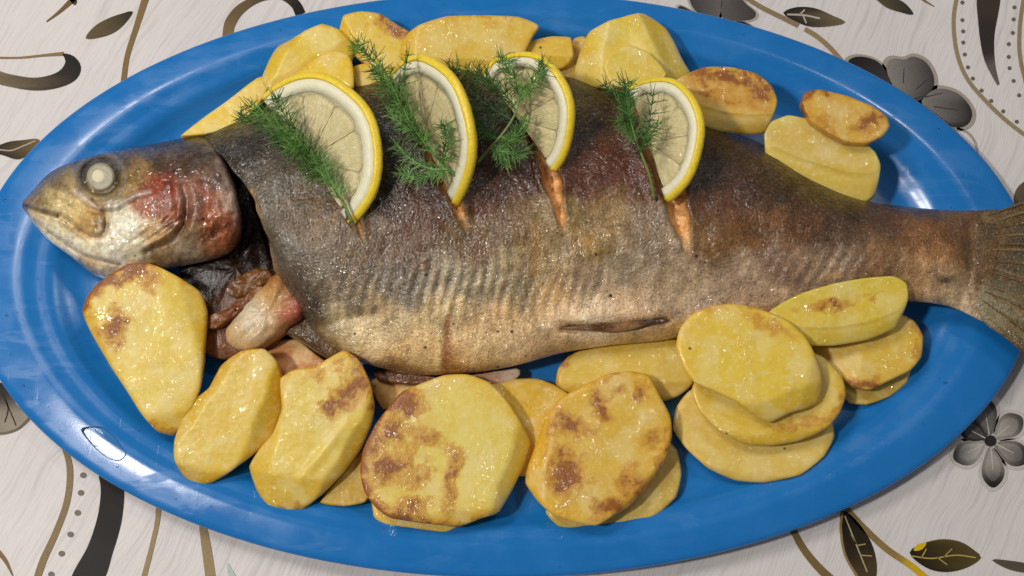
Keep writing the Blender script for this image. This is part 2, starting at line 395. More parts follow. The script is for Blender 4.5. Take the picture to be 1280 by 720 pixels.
decal('printed_flower_centre', [(1238 + 7.5 * math.cos(a), 551 + 7 * math.sin(a)) for a in np.linspace(0, 6.283, 13)[:-1]], k((44, 40, 38)), 4)
# upper right
decal('printed_band', [(1223, -10), (1223, 30), (1229, 70), (1240, 95), (1250, 109), (1244, 80), (1243, 45), (1250, -10)], [(1235, 0, (66, 54, 46)), (1232, 50, (52, 46, 44)), (1246, 100, (110, 100, 96))])
ribbon('printed_stem', [(1197, -10), (1192, 25), (1196, 65), (1209, 98), (1234, 128), (1262, 154), (1300, 182)], 5, k((160, 142, 110)))
ribbon('printed_stem', [(1281, -10), (1275, 30), (1275, 70), (1284, 110)], 5, k((156, 138, 106)))
for x, y in ((1203, 3), (1203, 25), (1204, 39), (1204, 53), (1206, 68), (1210, 84), (1216, 98), (1227, 113), (1239, 126), (1254, 139), (1271, 152), (1268, 9), (1267, 24), (1266, 41), (1261, 55), (1261, 71), (1262, 85), (1267, 101), (1274, 119)):
    decal('printed_dot', [(x + 2.6 * math.cos(a), y + 2.4 * math.sin(a)) for a in np.linspace(0, 6.283, 8)[:-1]], k((112, 104, 98)))
PO = (172, 164, 152)
for out, c1, c2, c3 in (
    ([(1058, 78), (1068, 70), (1085, 71), (1100, 78), (1110, 92), (1114, 106), (1095, 110), (1070, 100)], (1075, 76, (30, 27, 28)), (1098, 88, (44, 40, 42)), (1108, 102, (70, 66, 66))),
    ([(1106, 82), (1114, 72), (1130, 73), (1142, 69), (1158, 76), (1168, 92), (1169, 108), (1160, 120), (1148, 128), (1125, 122), (1112, 104)], (1112, 95, (150, 144, 140)), (1135, 90, (104, 100, 98)), (1162, 100, (62, 58, 58))),
    ([(1150, 126), (1168, 110), (1190, 112), (1206, 122), (1217, 140), (1212, 156), (1196, 161), (1175, 152), (1158, 140)], (1160, 128, (140, 134, 130)), (1180, 125, (110, 106, 104)), (1208, 150, (44, 40, 40)))):
    cc = np.mean(out, 0); big = [tuple(cc + (np.array(p) - cc) * 1.1) for p in out]
    decal('printed_outline', big, k(PO)); sm = [tuple(cc + (np.array(p) - cc) * .94) for p in out]
    decal('printed_petal', sm, [c1, c2, c3], 1)
    b0 = np.array([1128, 128.])
    for f in (.25, .5, .75):
        e = np.array(sm[int(f * (len(sm) - 1))])
        ribbon('printed_vein', [tuple(b0 + (e - b0) * .45), tuple(b0 + (e - b0) * .8)], [1.2, .8], k((60, 56, 54)), 2)
ribbon('printed_outline', [(1196, 160), (1210, 166), (1219, 178), (1222, 192)], 3, k(PO))
ribbon('printed_stem', [(925, -8), (950, 8), (978, 22), (998, 32)], 6, k((150, 128, 96)))
ribbon('printed_stem', [(1006, 36), (1022, 46), (1038, 60), (1052, 76)], 6, k((160, 136, 100)))
decal('printed_leaf', [(979, 16), (995, 9), (1018, 10), (1040, 19), (1057, 28), (1035, 33), (1012, 33), (993, 26)], [(990, 17, (30, 27, 25)), (1015, 20, (52, 46, 40)), (1045, 27, (120, 106, 80))])
ribbon('printed_vein', [(984, 18), (1005, 19), (1025, 23)], 2.2, k((196, 186, 176)), 1)
ribbon('printed_vein', [(1000, 18), (1006, 12)], 1.8, k((196, 186, 176)), 1)
ribbon('printed_vein', [(1004, 20), (1008, 29)], 1.8, k((196, 186, 176)), 1)
decal('printed_leaf', [(1090, -8), (1112, -4), (1130, 3), (1142, 18), (1125, 15), (1106, 8)], [(1105, 0, (90, 84, 60)), (1135, 13, (50, 46, 40))])
ribbon('printed_stem', [(1145, -8), (1156, 1), (1168, 8)], [4, 3, 1], k((140, 120, 90)))
for out, c1, c2 in (([(862, -6), (880, -8), (901, -6), (899, 20), (885, 22), (868, 12)], (870, 4, (70, 66, 66)), (895, 10, (112, 106, 104))),
                    ([(904, -6), (922, -5), (934, 6), (945, 16), (940, 24), (920, 26), (903, 22)], (908, 12, (104, 98, 96)), (936, 16, (70, 66, 64))),
                    ([(848, 8), (858, 10), (880, 24), (870, 30), (850, 22)], (856, 14, (50, 46, 46)), (870, 26, (90, 86, 84))),
                    ([(910, 30), (930, 28), (942, 34), (946, 42), (925, 42)], (925, 33, (40, 38, 44)), (940, 38, (60, 58, 60)))):
    cc = np.mean(out, 0)
    decal('printed_outline', [tuple(cc + (np.array(p) - cc) * 1.16) for p in out], k((186, 178, 168)))
    decal('printed_petal', out, [c1, c2], 1)
decal('printed_band', [(1290, 226), (1276, 230), (1268, 242), (1268, 256), (1276, 266), (1290, 268)], [(1272, 245, (120, 104, 84)), (1282, 250, (60, 52, 46))])
decal('printed_leaf', [(1240, 700), (1256, 700), (1290, 706), (1290, 716), (1262, 712)], k((90, 84, 74)))
decal('printed_stem', [(84, -6), (92, -6), (96, 2), (92, 6)], k((70, 60, 44)))

# ------------------------------------------------------------------ platter
PC = np.array([-.0039, .0102]); PA, PB = .2342, .1338
_K = [(0, .0050), (.40, .0050), (.72, .0052), (.79, .0057), (.82, .0077), (.842, .0104), (.855, .0115), (.866, .0119), (.877, .0122), (.888, .0127),
      (.898, .0132), (.908, .01345), (.92, .0135), (.945, .0130), (.97, .0123), (.985, .0118), (.994, .0112), (.999, .0104), (1.0, .0094), (.998, .0084), (.992, .0080),
      (.97, .0092), (.93, .0104), (.89, .0096), (.85, .0074), (.82, .0045), (.79, .0022), (.75, .0012), (.74, .0006), (.72, .0006), (.71, .0018), (.5, .0026), (0, .0026)]
PROF = [tuple(p) for p in catmull(_K, 160)]
RIM = [p for p in PROF[:PROF.index(max(PROF, key=lambda q: q[0]))]]
def make_platter():
    n = 256; a = np.linspace(0, 2 * math.pi, n, endpoint=False)
    prof = PROF
    rows = []
    for s, z in prof:
        s = max(s, .001)
        rows.append(np.stack([PC[0] + PA * s * np.cos(a), PC[1] + PB * s * np.sin(a), np.full(n, z)], 1))
    V = np.vstack(rows); F = grid_faces(len(prof), n, True)
    o = mk('oval_platter', V, F, M_PLAT, loc=np.array([PC[0], PC[1], .0003]))
    return tag(o, 'large blue plastic oval serving platter under the fish', 'platter')
platter = make_platter()
# wet drop on the rim, lower left
def wet_film(name, ior):
    t = NT(name); f = t.n('ShaderNodeFresnel'); f.inputs[0].default_value = ior
    g = t.n('ShaderNodeBsdfGlossy'); g.inputs['Roughness'].default_value = .06; tr = t.n('ShaderNodeBsdfTransparent'); tr.inputs[0].default_value = (.97, .97, .95, 1)
    m = t.n('ShaderNodeMixShader'); t.l(f.outputs[0], m.inputs[0]); t.l(tr.outputs[0], m.inputs[1]); t.l(g.outputs[0], m.inputs[2])
    t.l(m.outputs[0], t.t.nodes['Material Output'].inputs[0]); return t
def make_drop():
    out = resample([(101, 537), (112, 533), (128, 534), (142, 545), (152, 558), (158, 568), (150, 576), (138, 574), (124, 565), (112, 553)], 48)
    c = out.mean(0); rows = []; 
    for s, h in ((.01, 1), (.35, .95), (.6, .8), (.8, .55), (.92, .3), (1, 0), (.8, -.35), (.01, -.4)):
        q = c + (out - c) * s
        hx = .4 + .9 * np.clip((q[:, 0] - 110) / 45, 0, 1)
        base = P(q[:, 0], q[:, 1], .0131)
        # rest on the sloping rim
        for it in range(4):
            rr = np.hypot((base[:, 0] - PC[0]) / PA, (base[:, 1] - PC[1]) / PB)
            zz = np.interp(rr, [p[0] for p in RIM], [p[1] for p in RIM])
            base = P(q[:, 0], q[:, 1], zz)
        base[:, 2] += .0001 + .0009 * h * hx
        rows.append(base)
    t = wet_film('clear_water', 1.33)
    o = mk('water_drop', np.vstack(rows), grid_faces(len(rows), 48, True)[:, ::-1], t.m)
    tag(o, 'clear drop of liquid on the lower left rim of the blue platter', 'drop')
make_drop()
def make_oil():
    rg = random.Random(4); V, F = [], []
    for _ in range(70):
        a = rg.uniform(0, 2 * math.pi); s_ = rg.uniform(.80, .975); r = rg.choice((.0003, .0004, .0005, .0007))
        x, y = PC[0] + PA * s_ * math.cos(a), PC[1] + PB * s_ * math.sin(a); z = float(np.interp(s_, [p[0] for p in RIM], [p[1] for p in RIM])); o = len(V)
        e = rg.uniform(.6, 1.4); n = 10
        for f, h in ((1, -.1), (.8, .35), (.45, .55), (.01, .62)):
            for i in range(n): V.append((x + r * f * e * math.cos(i * 2 * math.pi / n), y + r * f / e * math.sin(i * 2 * math.pi / n), z + r * h * .7))
        F += grid_faces(4, n, True, o).tolist() + [[o + i for i in range(n)][::-1]]
    t = wet_film('cooking_oil', 1.47)
    tag(mk('oil_droplets', V, F, t.m, loc=np.array([PC[0], PC[1], .006])), 'fine oil droplets spattered on the blue platter rim', 'oil', kind='stuff')
make_oil()

# ------------------------------------------------------------------ fish
fish_o = np.array([*P(640, 300, .005)[:2], .005])
fish = empty('baked_trout', fish_o, 'whole baked trout with browned skin lying across the blue platter', 'fish')
GAIN = 1.12
BODY_KEYS = [(300,165,(62,53,48)),(318,185,(70,61,55)),(340,225,(98,88,78)),(328,250,(112,107,100)),(370,265,(112,92,72)),(400,290,(122,97,72)),(355,320,(116,110,104)),(400,335,(124,113,98)),  # skin tones with uneven light and shade left in the colours
 (440,310,(118,98,73)),(480,300,(116,87,62)),(470,250,(62,42,32)),(480,200,(52,36,29)),(420,150,(60,42,34)),(380,140,(60,46,38)),(520,272,(110,70,45)),(540,240,(88,54,40)),(520,310,(118,92,67)),(500,350,(124,115,102)),(560,350,(154,144,124)),(600,360,(154,142,118)),
 (590,300,(122,96,62)),(620,245,(102,60,40)),(640,215,(92,46,30)),(600,205,(98,46,30)),(560,200,(60,34,26)),(580,140,(48,38,28)),(650,270,(132,106,66)),(680,320,(152,132,97)),(650,350,(152,136,106)),(730,222,(112,58,32)),(760,208,(116,58,31)),
 (800,222,(112,58,32)),(780,170,(96,60,40)),(740,150,(74,50,38)),(725,115,(52,40,32)),(660,110,(50,40,32)),(760,270,(150,124,84)),(735,300,(152,124,72)),(700,280,(146,126,92)),(810,285,(140,118,97)),(780,330,(157,142,121)),(740,345,(160,140,115)),(850,350,(166,146,121)),
 (830,320,(147,130,110)),(895,300,(134,98,56)),(905,262,(118,78,46)),(950,282,(124,86,48)),(930,232,(94,58,38)),(900,200,(82,54,40)),(960,210,(84,60,42)),(1000,240,(80,60,42)),(1000,280,(116,80,46)),
 (980,330,(142,121,106)),(920,340,(157,136,116)),(900,370,(166,146,126)),(950,372,(162,142,122)),(1050,330,(142,126,112)),(1050,292,(96,73,53)),(1060,262,(80,60,42)),(1100,280,(95,70,48)),(1100,322,(132,107,82)),
 (1150,290,(126,92,58)),(1180,312,(138,100,62)),(1200,280,(105,80,55)),(1150,338,(155,131,102)),(1190,352,(152,136,116)),(1230,310,(110,90,65)),(1250,282,(88,74,50)),(1240,360,(110,90,65)),(1200,374,(152,142,127)),
 (1150,262,(80,62,44)),(420,410,(178,163,128)),(460,432,(198,178,138)),(520,442,(198,168,118)),(600,442,(192,166,121)),(650,432,(188,162,126)),(620,402,(186,156,115)),(550,395,(182,162,122)),(480,402,(172,152,117)),
 (700,402,(192,167,132)),(740,398,(204,184,158)),(780,388,(178,152,122)),(690,370,(182,152,112)),(800,418,(172,142,102)),(430,380,(130,116,97)),(385,385,(84,70,56)),(355,355,(86,70,54)),(405,425,(110,90,62)),(700,432,(165,138,105)),(500,462,(150,110,66)),(580,462,(160,115,66))]
GASH = [([(392, 130), (430, 230), (456, 304)], 12, 7), ([(508, 115), (556, 220), (586, 292)], 17, 8), ([(640, 105), (682, 200), (708, 296)], 16, 8), ([(795, 125), (838, 230), (862, 322)], 23, 8)]
def make_body():
    D = [(238,172),(292,150),(345,128),(400,115),(460,103),(540,88),(620,84),(700,94),(760,110),(830,135),(900,160),(960,183),(1020,222),(1080,249),(1140,259),(1200,263),(1250,262)]
    B = [(346,345),(372,386),(402,426),(450,452),(510,467),(570,468),(640,458),(700,442),(760,432),(830,425),(890,412),(950,402),(1010,394),(1070,385),(1130,377),(1185,383),(1228,402)]
    H = [21,24,26,27,28,28,28,28,27,26,25,23,20,17,14,9,2.5]
    NR, NC, NB = 460, 250, 50
    tt = np.linspace(0, 1, NR); ts = np.linspace(0, 1, 17)
    d = catmull(D, NR); b = catmull(B, NR); h = np.interp(tt, ts, H) * 1e-3
    h = np.convolve(np.pad(h, 12, 'edge'), np.ones(25) / 25, 'valid')
    zm = .020 + .004 * np.clip((tt - .8) / .2, 0, 1)
    v = np.cos(np.linspace(math.pi, 0, NC)) * .5 + np.linspace(-1, 1, NC) * .5   # denser near the rims
    Q = d[:, None] + (b - d)[:, None] * ((v + 1) / 2)[None, :, None]
    sv = (v + 1) / 2
    bow = 31 * np.sin(math.pi * sv ** .65) + 1.6 * np.sin(sv * 19) + .6 * np.sin(sv * 43 + 1)
    Q[..., 0] += bow[None] * (np.clip(1 - tt / .10, 0, 1) ** 2)[:, None]
    vs_ = v + .10 * (1 - v * v)                                                    # fullest a little above the middle
    prof = (1 - np.abs(vs_) ** 2.5) ** .62
    # belly wall collapses towards the lower rim
    belly = np.clip((v - .0) / 1., 0, 1) ** 1.6
    prof = prof * (1 - .16 * np.sin(belly * math.pi) ** 2)
    X, Y = Q[..., 0], Q[..., 1]
    Z = zm[:, None] + h[:, None] * prof[None]
    # sculpting in the skin's own layout
    def wander(s, a): return a * np.sin(X / s + 1.3 * np.sin(Y / (s * 1.7)))
    rel = np.zeros_like(X); flesh = np.zeros_like(X)
    for poly, wd, dep in GASH:
        pl = catmull(poly, 20); dist, par = seg_dist(X, Y, pl)
        wloc = wd * np.clip(1.12 - par, .06, .5) * 1.6 * (.9 + .1 * np.sin(Y / 7))
        g = np.clip(1 - dist / np.maximum(wloc, .5), 0, 1)
        endf = np.clip((1.0 - par) * 6, 0, 1)
        rel -= dep * np.clip(g * 2.2, 0, 1) ** .8 * endf * np.clip((1.05 - par) * 2.4, .15, 1)
        rel += 1.6 * np.exp(-((dist - wloc * 1.25) / (wd * .38)) ** 2) * endf
        flesh = np.maximum(flesh, np.clip(g * 3, 0, 1) * endf)
        pass
    ribz = np.exp(-((X - 590) / 110) ** 2 - ((Y - 365) / 38) ** 2)
    rel += .40 * ribz * np.sin((X + 7 * np.sin(Y / 19)) / 2.3)
    rel += .30 * np.exp(-((X - 1040) / 90) ** 2 - ((Y - 335) / 28) ** 2) * np.sin((X * .8 + Y * .5) / 2.2)
    rel -= 2.6 * stroke(X, Y, [(704, 412), (760, 411), (832, 402)], 5)
    rel += 1.8 * stroke(X, Y, [(700, 398), (755, 395), (830, 390)], 12)
    rel -= 1.5 * stroke(X, Y, [(404, 408), (436, 398), (470, 392)], 7)
    rel -= 1.0 * stroke(X, Y, [(561, 398), (560, 425), (556, 458)], 4)
    rel -= 1.2 * stroke(X, Y, [(440, 448), (500, 460), (580, 462), (640, 455)], 3.5)
    rel -= 1.2 * stroke(X, Y, [(1210, 265), (1213, 320), (1200, 385)], 8) + .9 * blob(X, Y, 1183, 351, 9, 5)
    flat = np.c_[X.ravel(), Y.ravel(), np.zeros(X.size)]
    rel += (nz(flat, 1 / 60, 3, 1) * 1.4 + nz(flat, 1 / 16, 3, 2) * .45).reshape(X.shape)
    rel += flesh * (nz(flat * np.array([1, .55, 1]), 1 / 6, 3, 12) * 2.6).reshape(X.shape)
    edge = np.clip(prof / .45, 0, 1)[None]
    Z = Z + rel * 1e-3 * edge
    Vt = P(X, Y, Z)
    # rim shoulders come from the plan outline; under side
    vb = np.linspace(1, -1, NB)[1:-1]
    Qb = d[:, None] + (b - d)[:, None] * ((vb * .96 + 1) / 2)[None, :, None]
    Zb = zm[:, None] - (zm - .0055)[:, None] * ((1 - np.abs(vb) ** 3) ** .6)[None]
    Vb = P(Qb[..., 0], Qb[..., 1], Zb)
    ring = np.concatenate([Vt, Vb], 1); n = ring.shape[1]
    cap = []
    c0 = ring[0].mean(0)
    for s, dx in ((.93, .002), (.80, .006), (.5, .013), (.05, .016)):
        cap.append(c0 + (ring[0] - c0) * s + np.array([dx, -dx * .2, 0]))
    capT = []
    c1 = ring[-1].mean(0)
    for s, dx in ((.9, .002), (.5, .004), (.03, .005)):
        capT.append(c1 + (ring[-1] - c1) * s + np.array([dx, 0, 0]))
    A = np.concatenate([np.array(cap[::-1]), ring, np.array(capT)], 0)
    V = A.reshape(-1, 3); F = grid_faces(A.shape[0], n, True)[:, ::-1]
    x, y = PROJ(V)
    q = np.c_[x, y, x * 0]; wx, wy, wa, wb = nz(q, 1 / 34, 4, 21), nz(q, 1 / 34, 4, 22), nz(q, 1 / 26, 4, 23), nz(q, 1 / 9, 3, 24)
    C = shepard(x + wx * 12, y + wy * 12, BODY_KEYS, 15) * GAIN
    C *= np.clip(1 + .18 * wa + .16 * wb, .55, 1.5)[:, None]
    lum = C @ np.array([.3, .6, .1]); C *= (np.clip(lum / .17, .2, 2.2) ** .45)[:, None] * (np.array([1.05, 1.0, .90]) + np.clip((330 - y) / 120, 0, 1)[:, None] * np.array([.06, .02, -.20]))
    tl = np.clip((x - 880) / 200, 0, 1)
    C *= np.maximum(.64 + .32 * np.clip((y - 230) / 190, 0, 1), .86 * tl)[:, None] * (1 + tl[:, None] * np.array([.14, 0, -.18]))
    ph = (x + 7 * np.sin(y / 19) + 5 * wx) / 2.3
    rz = blob(x, y, 575, 362, 120, 34) + .5 * blob(x, y, 455, 350, 70, 40) + .35 * blob(x, y, 690, 330, 70, 45)
    st_ = np.sin(ph) * rz
    C *= np.clip(1 + .42 * st_, .4, 1.6)[:, None]
    gold = nz(np.c_[x / 14, y / 60, x * 0], 1., 3, 27)
    C *= np.clip(1 + .25 * gold, .6, 1.4)[:, None] ** np.array([.8, 1., 1.3])
    def paint(m, c):
        nonlocal C
        m = np.clip(m, 0, 1)[:, None]; C = C * (1 - m) + lin(c) * m
    paint(.7 * stroke(x, y, [(561, 398), (560, 425), (556, 456)], 5), (150, 82, 30))
    paint(.75 * stroke(x, y, [(710, 408), (760, 408), (826, 402)], 4), (62, 40, 24))  # shade inside the belly slit, put into the skin colour
    paint(.5 * stroke(x, y, [(668, 280), (672, 320), (668, 340)], 7), (170, 120, 40))
    paint(.4 * stroke(x, y, [(598, 300), (596, 325)], 8), (120, 72, 34))
    paint(.6 * blob(x, y, 735, 303, 8, 5), (200, 140, 40))
    paint(.7 * blob(x, y, 1040, 345, 14, 4, -15), (214, 164, 110))
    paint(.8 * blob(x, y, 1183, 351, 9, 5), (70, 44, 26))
    paint(.6 * blob(x, y, 510, 438, 5, 5), (110, 70, 34))
    paint(.7 * stroke(x, y, [(314, 240), (326, 285), (345, 342)], 5), (176, 136, 92))
    paint(.55 * stroke(x, y, [(450, 452), (510, 464), (580, 466), (640, 457)], 4), (120, 72, 36))
    paint(.75 * blob(x, y, 962, 262, 3, 5), (60, 36, 22))
    paint(.8 * blob(x, y, 958, 258, 4, 4), (70, 40, 24))
    fl = np.zeros(A.shape[:2]); fl[len(cap):len(cap) + NR, :NC] = flesh; fl = fl.ravel()
    nn = nz(np.c_[x, y, x * 0], 1 / 9, 2, 5)
    cf = lin((238, 178, 112))[None] * np.clip(1 + .5 * nn[:, None] + .3 * nz(np.c_[x, y * .5, x * 0], 1 / 4, 2, 15)[:, None], .4, 1.3)
    up_f = np.clip((205 - y) / 60, 0, .85)[:, None]
    cf = cf * (1 - up_f) + lin((96, 52, 30)) * up_f
    C = C * (1 - fl[:, None]) + cf * fl[:, None]
    inner = np.zeros(A.shape[:2]); inner[:len(cap)] = 1; inner = inner.ravel()[:, None]
    C = C * (1 - inner) + lin((70, 34, 18)) * inner
    wet = np.clip(.65 + .5 * blob(x, y, 420, 270, 130, 110) + .45 * blob(x, y, 640, 240, 240, 90) + .4 * blob(x, y, 520, 420, 160, 50) - .12 * blob(x, y, 950, 280, 150, 90), .12, .85)
    return mk('body', V, F, M_FISH, fish, attrs={'col': np.clip(C, 0, 1), 'wet': wet})
make_body()

HEAD_KEYS = [(30,258,(112,86,56)),(45,272,(202,187,157)),(60,292,(207,197,172)),(90,315,(212,202,182)),(112,334,(172,142,102)),(50,240,(110,90,60)),(70,214,(92,74,50)),(66,250,(186,166,120)),(90,260,(194,174,126)),(110,275,(178,146,92)),(120,282,(162,126,76)),
 (85,225,(152,132,97)),(110,200,(92,74,52)),(150,195,(86,64,40)),(155,235,(152,127,77)),(170,215,(142,112,67)),(200,190,(86,62,38)),(240,180,(74,54,36)),(190,240,(156,66,30)),(210,235,(140,52,24)),(180,256,(160,82,42)),(212,268,(142,74,38)),
 (150,272,(192,187,172)),(160,285,(216,216,206)),(140,300,(206,196,181)),(140,312,(222,217,212)),(190,290,(187,152,112)),(170,312,(192,182,162)),(120,310,(207,197,177)),(200,312,(152,122,87)),(226,275,(130,75,45)),(232,292,(152,127,97)),
 (235,240,(152,112,102)),(250,238,(140,78,54)),(255,215,(122,96,86)),(245,260,(140,92,78)),(265,260,(156,88,54)),(288,250,(177,152,142)),(270,290,(165,90,50)),(285,285,(158,86,56)),(260,302,(162,112,82)),(235,312,(172,157,142)),(292,302,(162,102,62)),
 (280,222,(108,94,84)),(268,195,(70,58,48)),(210,326,(152,132,112)),(130,340,(217,207,187)),(250,200,(84,64,48)),(225,205,(92,62,40))]
def make_head():
    D = [(28,252),(39,240),(62,216),(88,203),(115,195),(150,187),(190,180),(225,173),(252,168),(273,180),(290,212),(298,248)]
    B = [(28,259),(42,279),(62,301),(90,322),(122,346),(150,347),(190,340),(225,333),(260,326),(287,316),(301,297),(303,275)]
    H = [4,10,14,17,20,22,23,24,24,23,20,13]
    NR, NC, NB = 330, 190, 40
    d = catmull(D, NR); b = catmull(B, NR); h = catmull(np.c_[H, H], NR)[:, 0] * 1e-3
    v = np.cos(np.linspace(math.pi, 0, NC)) * .5 + np.linspace(-1, 1, NC) * .5
    Q = d[:, None] + (b - d)[:, None] * ((v + 1) / 2)[None, :, None]
    prof = (1 - np.abs(v + .08 * (1 - v * v)) ** 2.3) ** .6
    X, Y = Q[..., 0], Q[..., 1]; zm = .019
    Z = zm + h[:, None] * prof[None]
    rel = np.zeros_like(X); rr = np.hypot(X - 126, (Y - 221) * 1.02)
    rel -= 2.6 * np.exp(-((rr - 10) / 13) ** 2); rel += 1.1 * np.exp(-((rr - 31) / 5) ** 2); rel -= 1.4 * np.exp(-((rr - 22.5) / 3.2) ** 2)
    rel -= 2.4 * stroke(X, Y, [(22, 256), (45, 262), (74, 270)], 3.0)
    rel += 1.6 * stroke(X, Y, [(45, 246), (80, 262), (112, 276)], 11)
    rel -= 1.5 * stroke(X, Y, [(74, 270), (95, 284), (116, 297), (131, 290), (132, 268), (118, 250)], 3.2)
    rel -= 1.0 * stroke(X, Y, [(44, 276), (75, 300), (108, 320), (150, 331)], 3)
    rel += .9 * stroke(X, Y, [(60, 305), (90, 320), (125, 338)], 5)
    rel += 1.3 * stroke(X, Y, [(92, 240), (115, 256), (142, 258), (165, 246), (188, 240)], 4)
    rel -= 1.0 * stroke(X, Y, [(92, 247), (115, 263), (145, 265), (168, 254)], 3)
    rel -= 1.7 * stroke(X, Y, [(229, 232), (234, 255), (230, 282), (214, 300), (184, 314)], 4.5)
    rel += 1.2 * stroke(X, Y, [(221, 235), (224, 262), (218, 284), (200, 300), (178, 308)], 6)
    rel += 1.0 * stroke(X, Y, [(240, 230), (244, 262), (240, 290)], 8)
    rel -= 2.2 * blob(X, Y, 268, 291, 17, 8, -28)
    flat = np.c_[X.ravel(), Y.ravel(), np.zeros(X.size)]
    hn = nz(flat, 1 / 11, 3, 9).reshape(X.shape)
    rel += 2.2 * blob(X, Y, 268, 291, 18, 10, -28) * hn
    rel += (nz(flat, 1 / 40, 3, 4).reshape(X.shape) * .9 + hn * .30)
    rel += .35 * stroke(X, Y, [(175, 300), (205, 292), (222, 275)], 12) * np.sin((X * .6 + Y * .9) / 1.7)
    Z = Z + rel * 1e-3 * np.clip(prof / .4, 0, 1)[None]
    Vt = P(X, Y, Z)
    vb = np.linspace(1, -1, NB)[1:-1]
    Qb = d[:, None] + (b - d)[:, None] * ((vb * .96 + 1) / 2)[None, :, None]
    zb = np.minimum(zm - .002, .0135 + 0 * h); zb = zm - np.clip(h, 0, .0135)
    Zb = zm - (zm - np.maximum(zb, .0135))[:, None] * ((1 - np.abs(vb) ** 3) ** .6)[None]
    Vb = P(Qb[..., 0], Qb[..., 1], Zb)
    ring = np.concatenate([Vt, Vb], 1); n = ring.shape[1]
    c0, c1 = ring[0].mean(0), ring[-1].mean(0)
    A = np.concatenate([(c0 + (ring[0] - c0) * .02)[None], ring, (c1 + (ring[-1] - c1) * .6)[None], (c1 + (ring[-1] - c1) * .02)[None]], 0)
    V = A.reshape(-1, 3); F = grid_faces(A.shape[0], n, True)[:, ::-1]
    x, y = PROJ(V); 
    q = np.c_[x, y, x * 0]; wx, wy = nz(q, 1 / 18, 4, 31), nz(q, 1 / 18, 4, 32)
    C = shepard(x + wx * 6, y + wy * 6, HEAD_KEYS, 9) * 1.05
    lum = C @ np.array([.3, .6, .1]); C *= (np.clip(lum / .22, .2, 2.2) ** .30)[:, None] * np.array([1.02, 1.0, .86])
    def paint(m, c):
        nonlocal C
        m = np.clip(m, 0, 1)[:, None]; C = C * (1 - m) + lin(c) * m
    r2 = np.hypot(x - 126, y - 221)
    paint(.85 * np.exp(-((r2 - 21.5) / 4) ** 2), (52, 46, 40))
    paint(.6 * np.exp(-((r2 - 30) / 3) ** 2), (120, 112, 100))
    paint(.65 * stroke(x, y, [(95, 240), (115, 257), (142, 259), (165, 247), (186, 240)], 4), (196, 182, 172))
    paint(.8 * stroke(x, y, [(24, 256), (45, 262), (72, 270)], 2.6), (84, 58, 36))
    paint(.6 * stroke(x, y, [(95, 284), (116, 296), (130, 290), (131, 268), (120, 252)], 2.6), (140, 102, 58))
    paint(.55 * stroke(x, y, [(44, 276), (75, 300), (108, 320), (150, 331)], 2.2), (150, 124, 90))
    paint(.6 * stroke(x, y, [(233, 262), (230, 282), (214, 300), (184, 314)], 5), (112, 74, 42))
    paint(.85 * stroke(x, y, [(254, 170), (276, 190), (292, 220), (300, 250)], 2.6), (30, 22, 16))  # shade of the crease between gill cover and body, painted dark
    paint(.7 * blob(x, y, 266, 292, 16, 6, -28), (104, 44, 20))
    paint(.5 * stroke(x, y, [(95, 330), (112, 338), (122, 344)], 4), (150, 96, 52))
    paint(.7 * stroke(x, y, [(200, 330), (240, 326), (280, 318)], 3), (150, 120, 96))
    paint(.6 * stroke(x, y, [(272, 200), (286, 228), (294, 258), (297, 285)], 5), (172, 146, 132))
    # blotches between silver and brown
    bn = nz(np.c_[x, y, x * 0], 1 / 14, 4, 6)[:, None]
    C = C * np.clip(1 + .40 * bn + .35 * nz(np.c_[x, y, x * 0], 1 / 5, 3, 16)[:, None], .3, 1.8)
    wet = np.full(len(x), .85)
    return mk('head', V, F, M_HEAD, fish, attrs={'col': np.clip(C, 0, 1), 'wet': wet})
head = make_head()
def dome(name, cx, cy, rpx, z, hmm, mat, parent, prof=None):
    n = 40; a = np.linspace(0, 2 * math.pi, n, endpoint=False); rows = []
    for s in np.r_[.0008, np.linspace(.05, 1, 14), 1.0]:
        zz = z + hmm * 1e-3 * math.sqrt(max(0, 1 - s * s)) if prof is None else z + prof(s) * 1e-3
        rows.append(P(cx + rpx * s * np.cos(a), cy + rpx * s * np.sin(a), zz))
    rows[-1] = rows[-1] - np.array([0, 0, .004])
    return mk(name, np.vstack(rows), grid_faces(len(rows), n, True)[:, ::-1], mat, parent)
EZ = .0372
eye = dome('eye', 126, 221, 17.5, EZ, 3.2, M_EYE, head, lambda s: .9 * math.sqrt(max(0, 1 - s * s)) + .35 * math.exp(-((s - .82) / .12) ** 2))
dome('lens', 123, 220, 8.5, EZ + .0006, .55, M_LENS, eye)

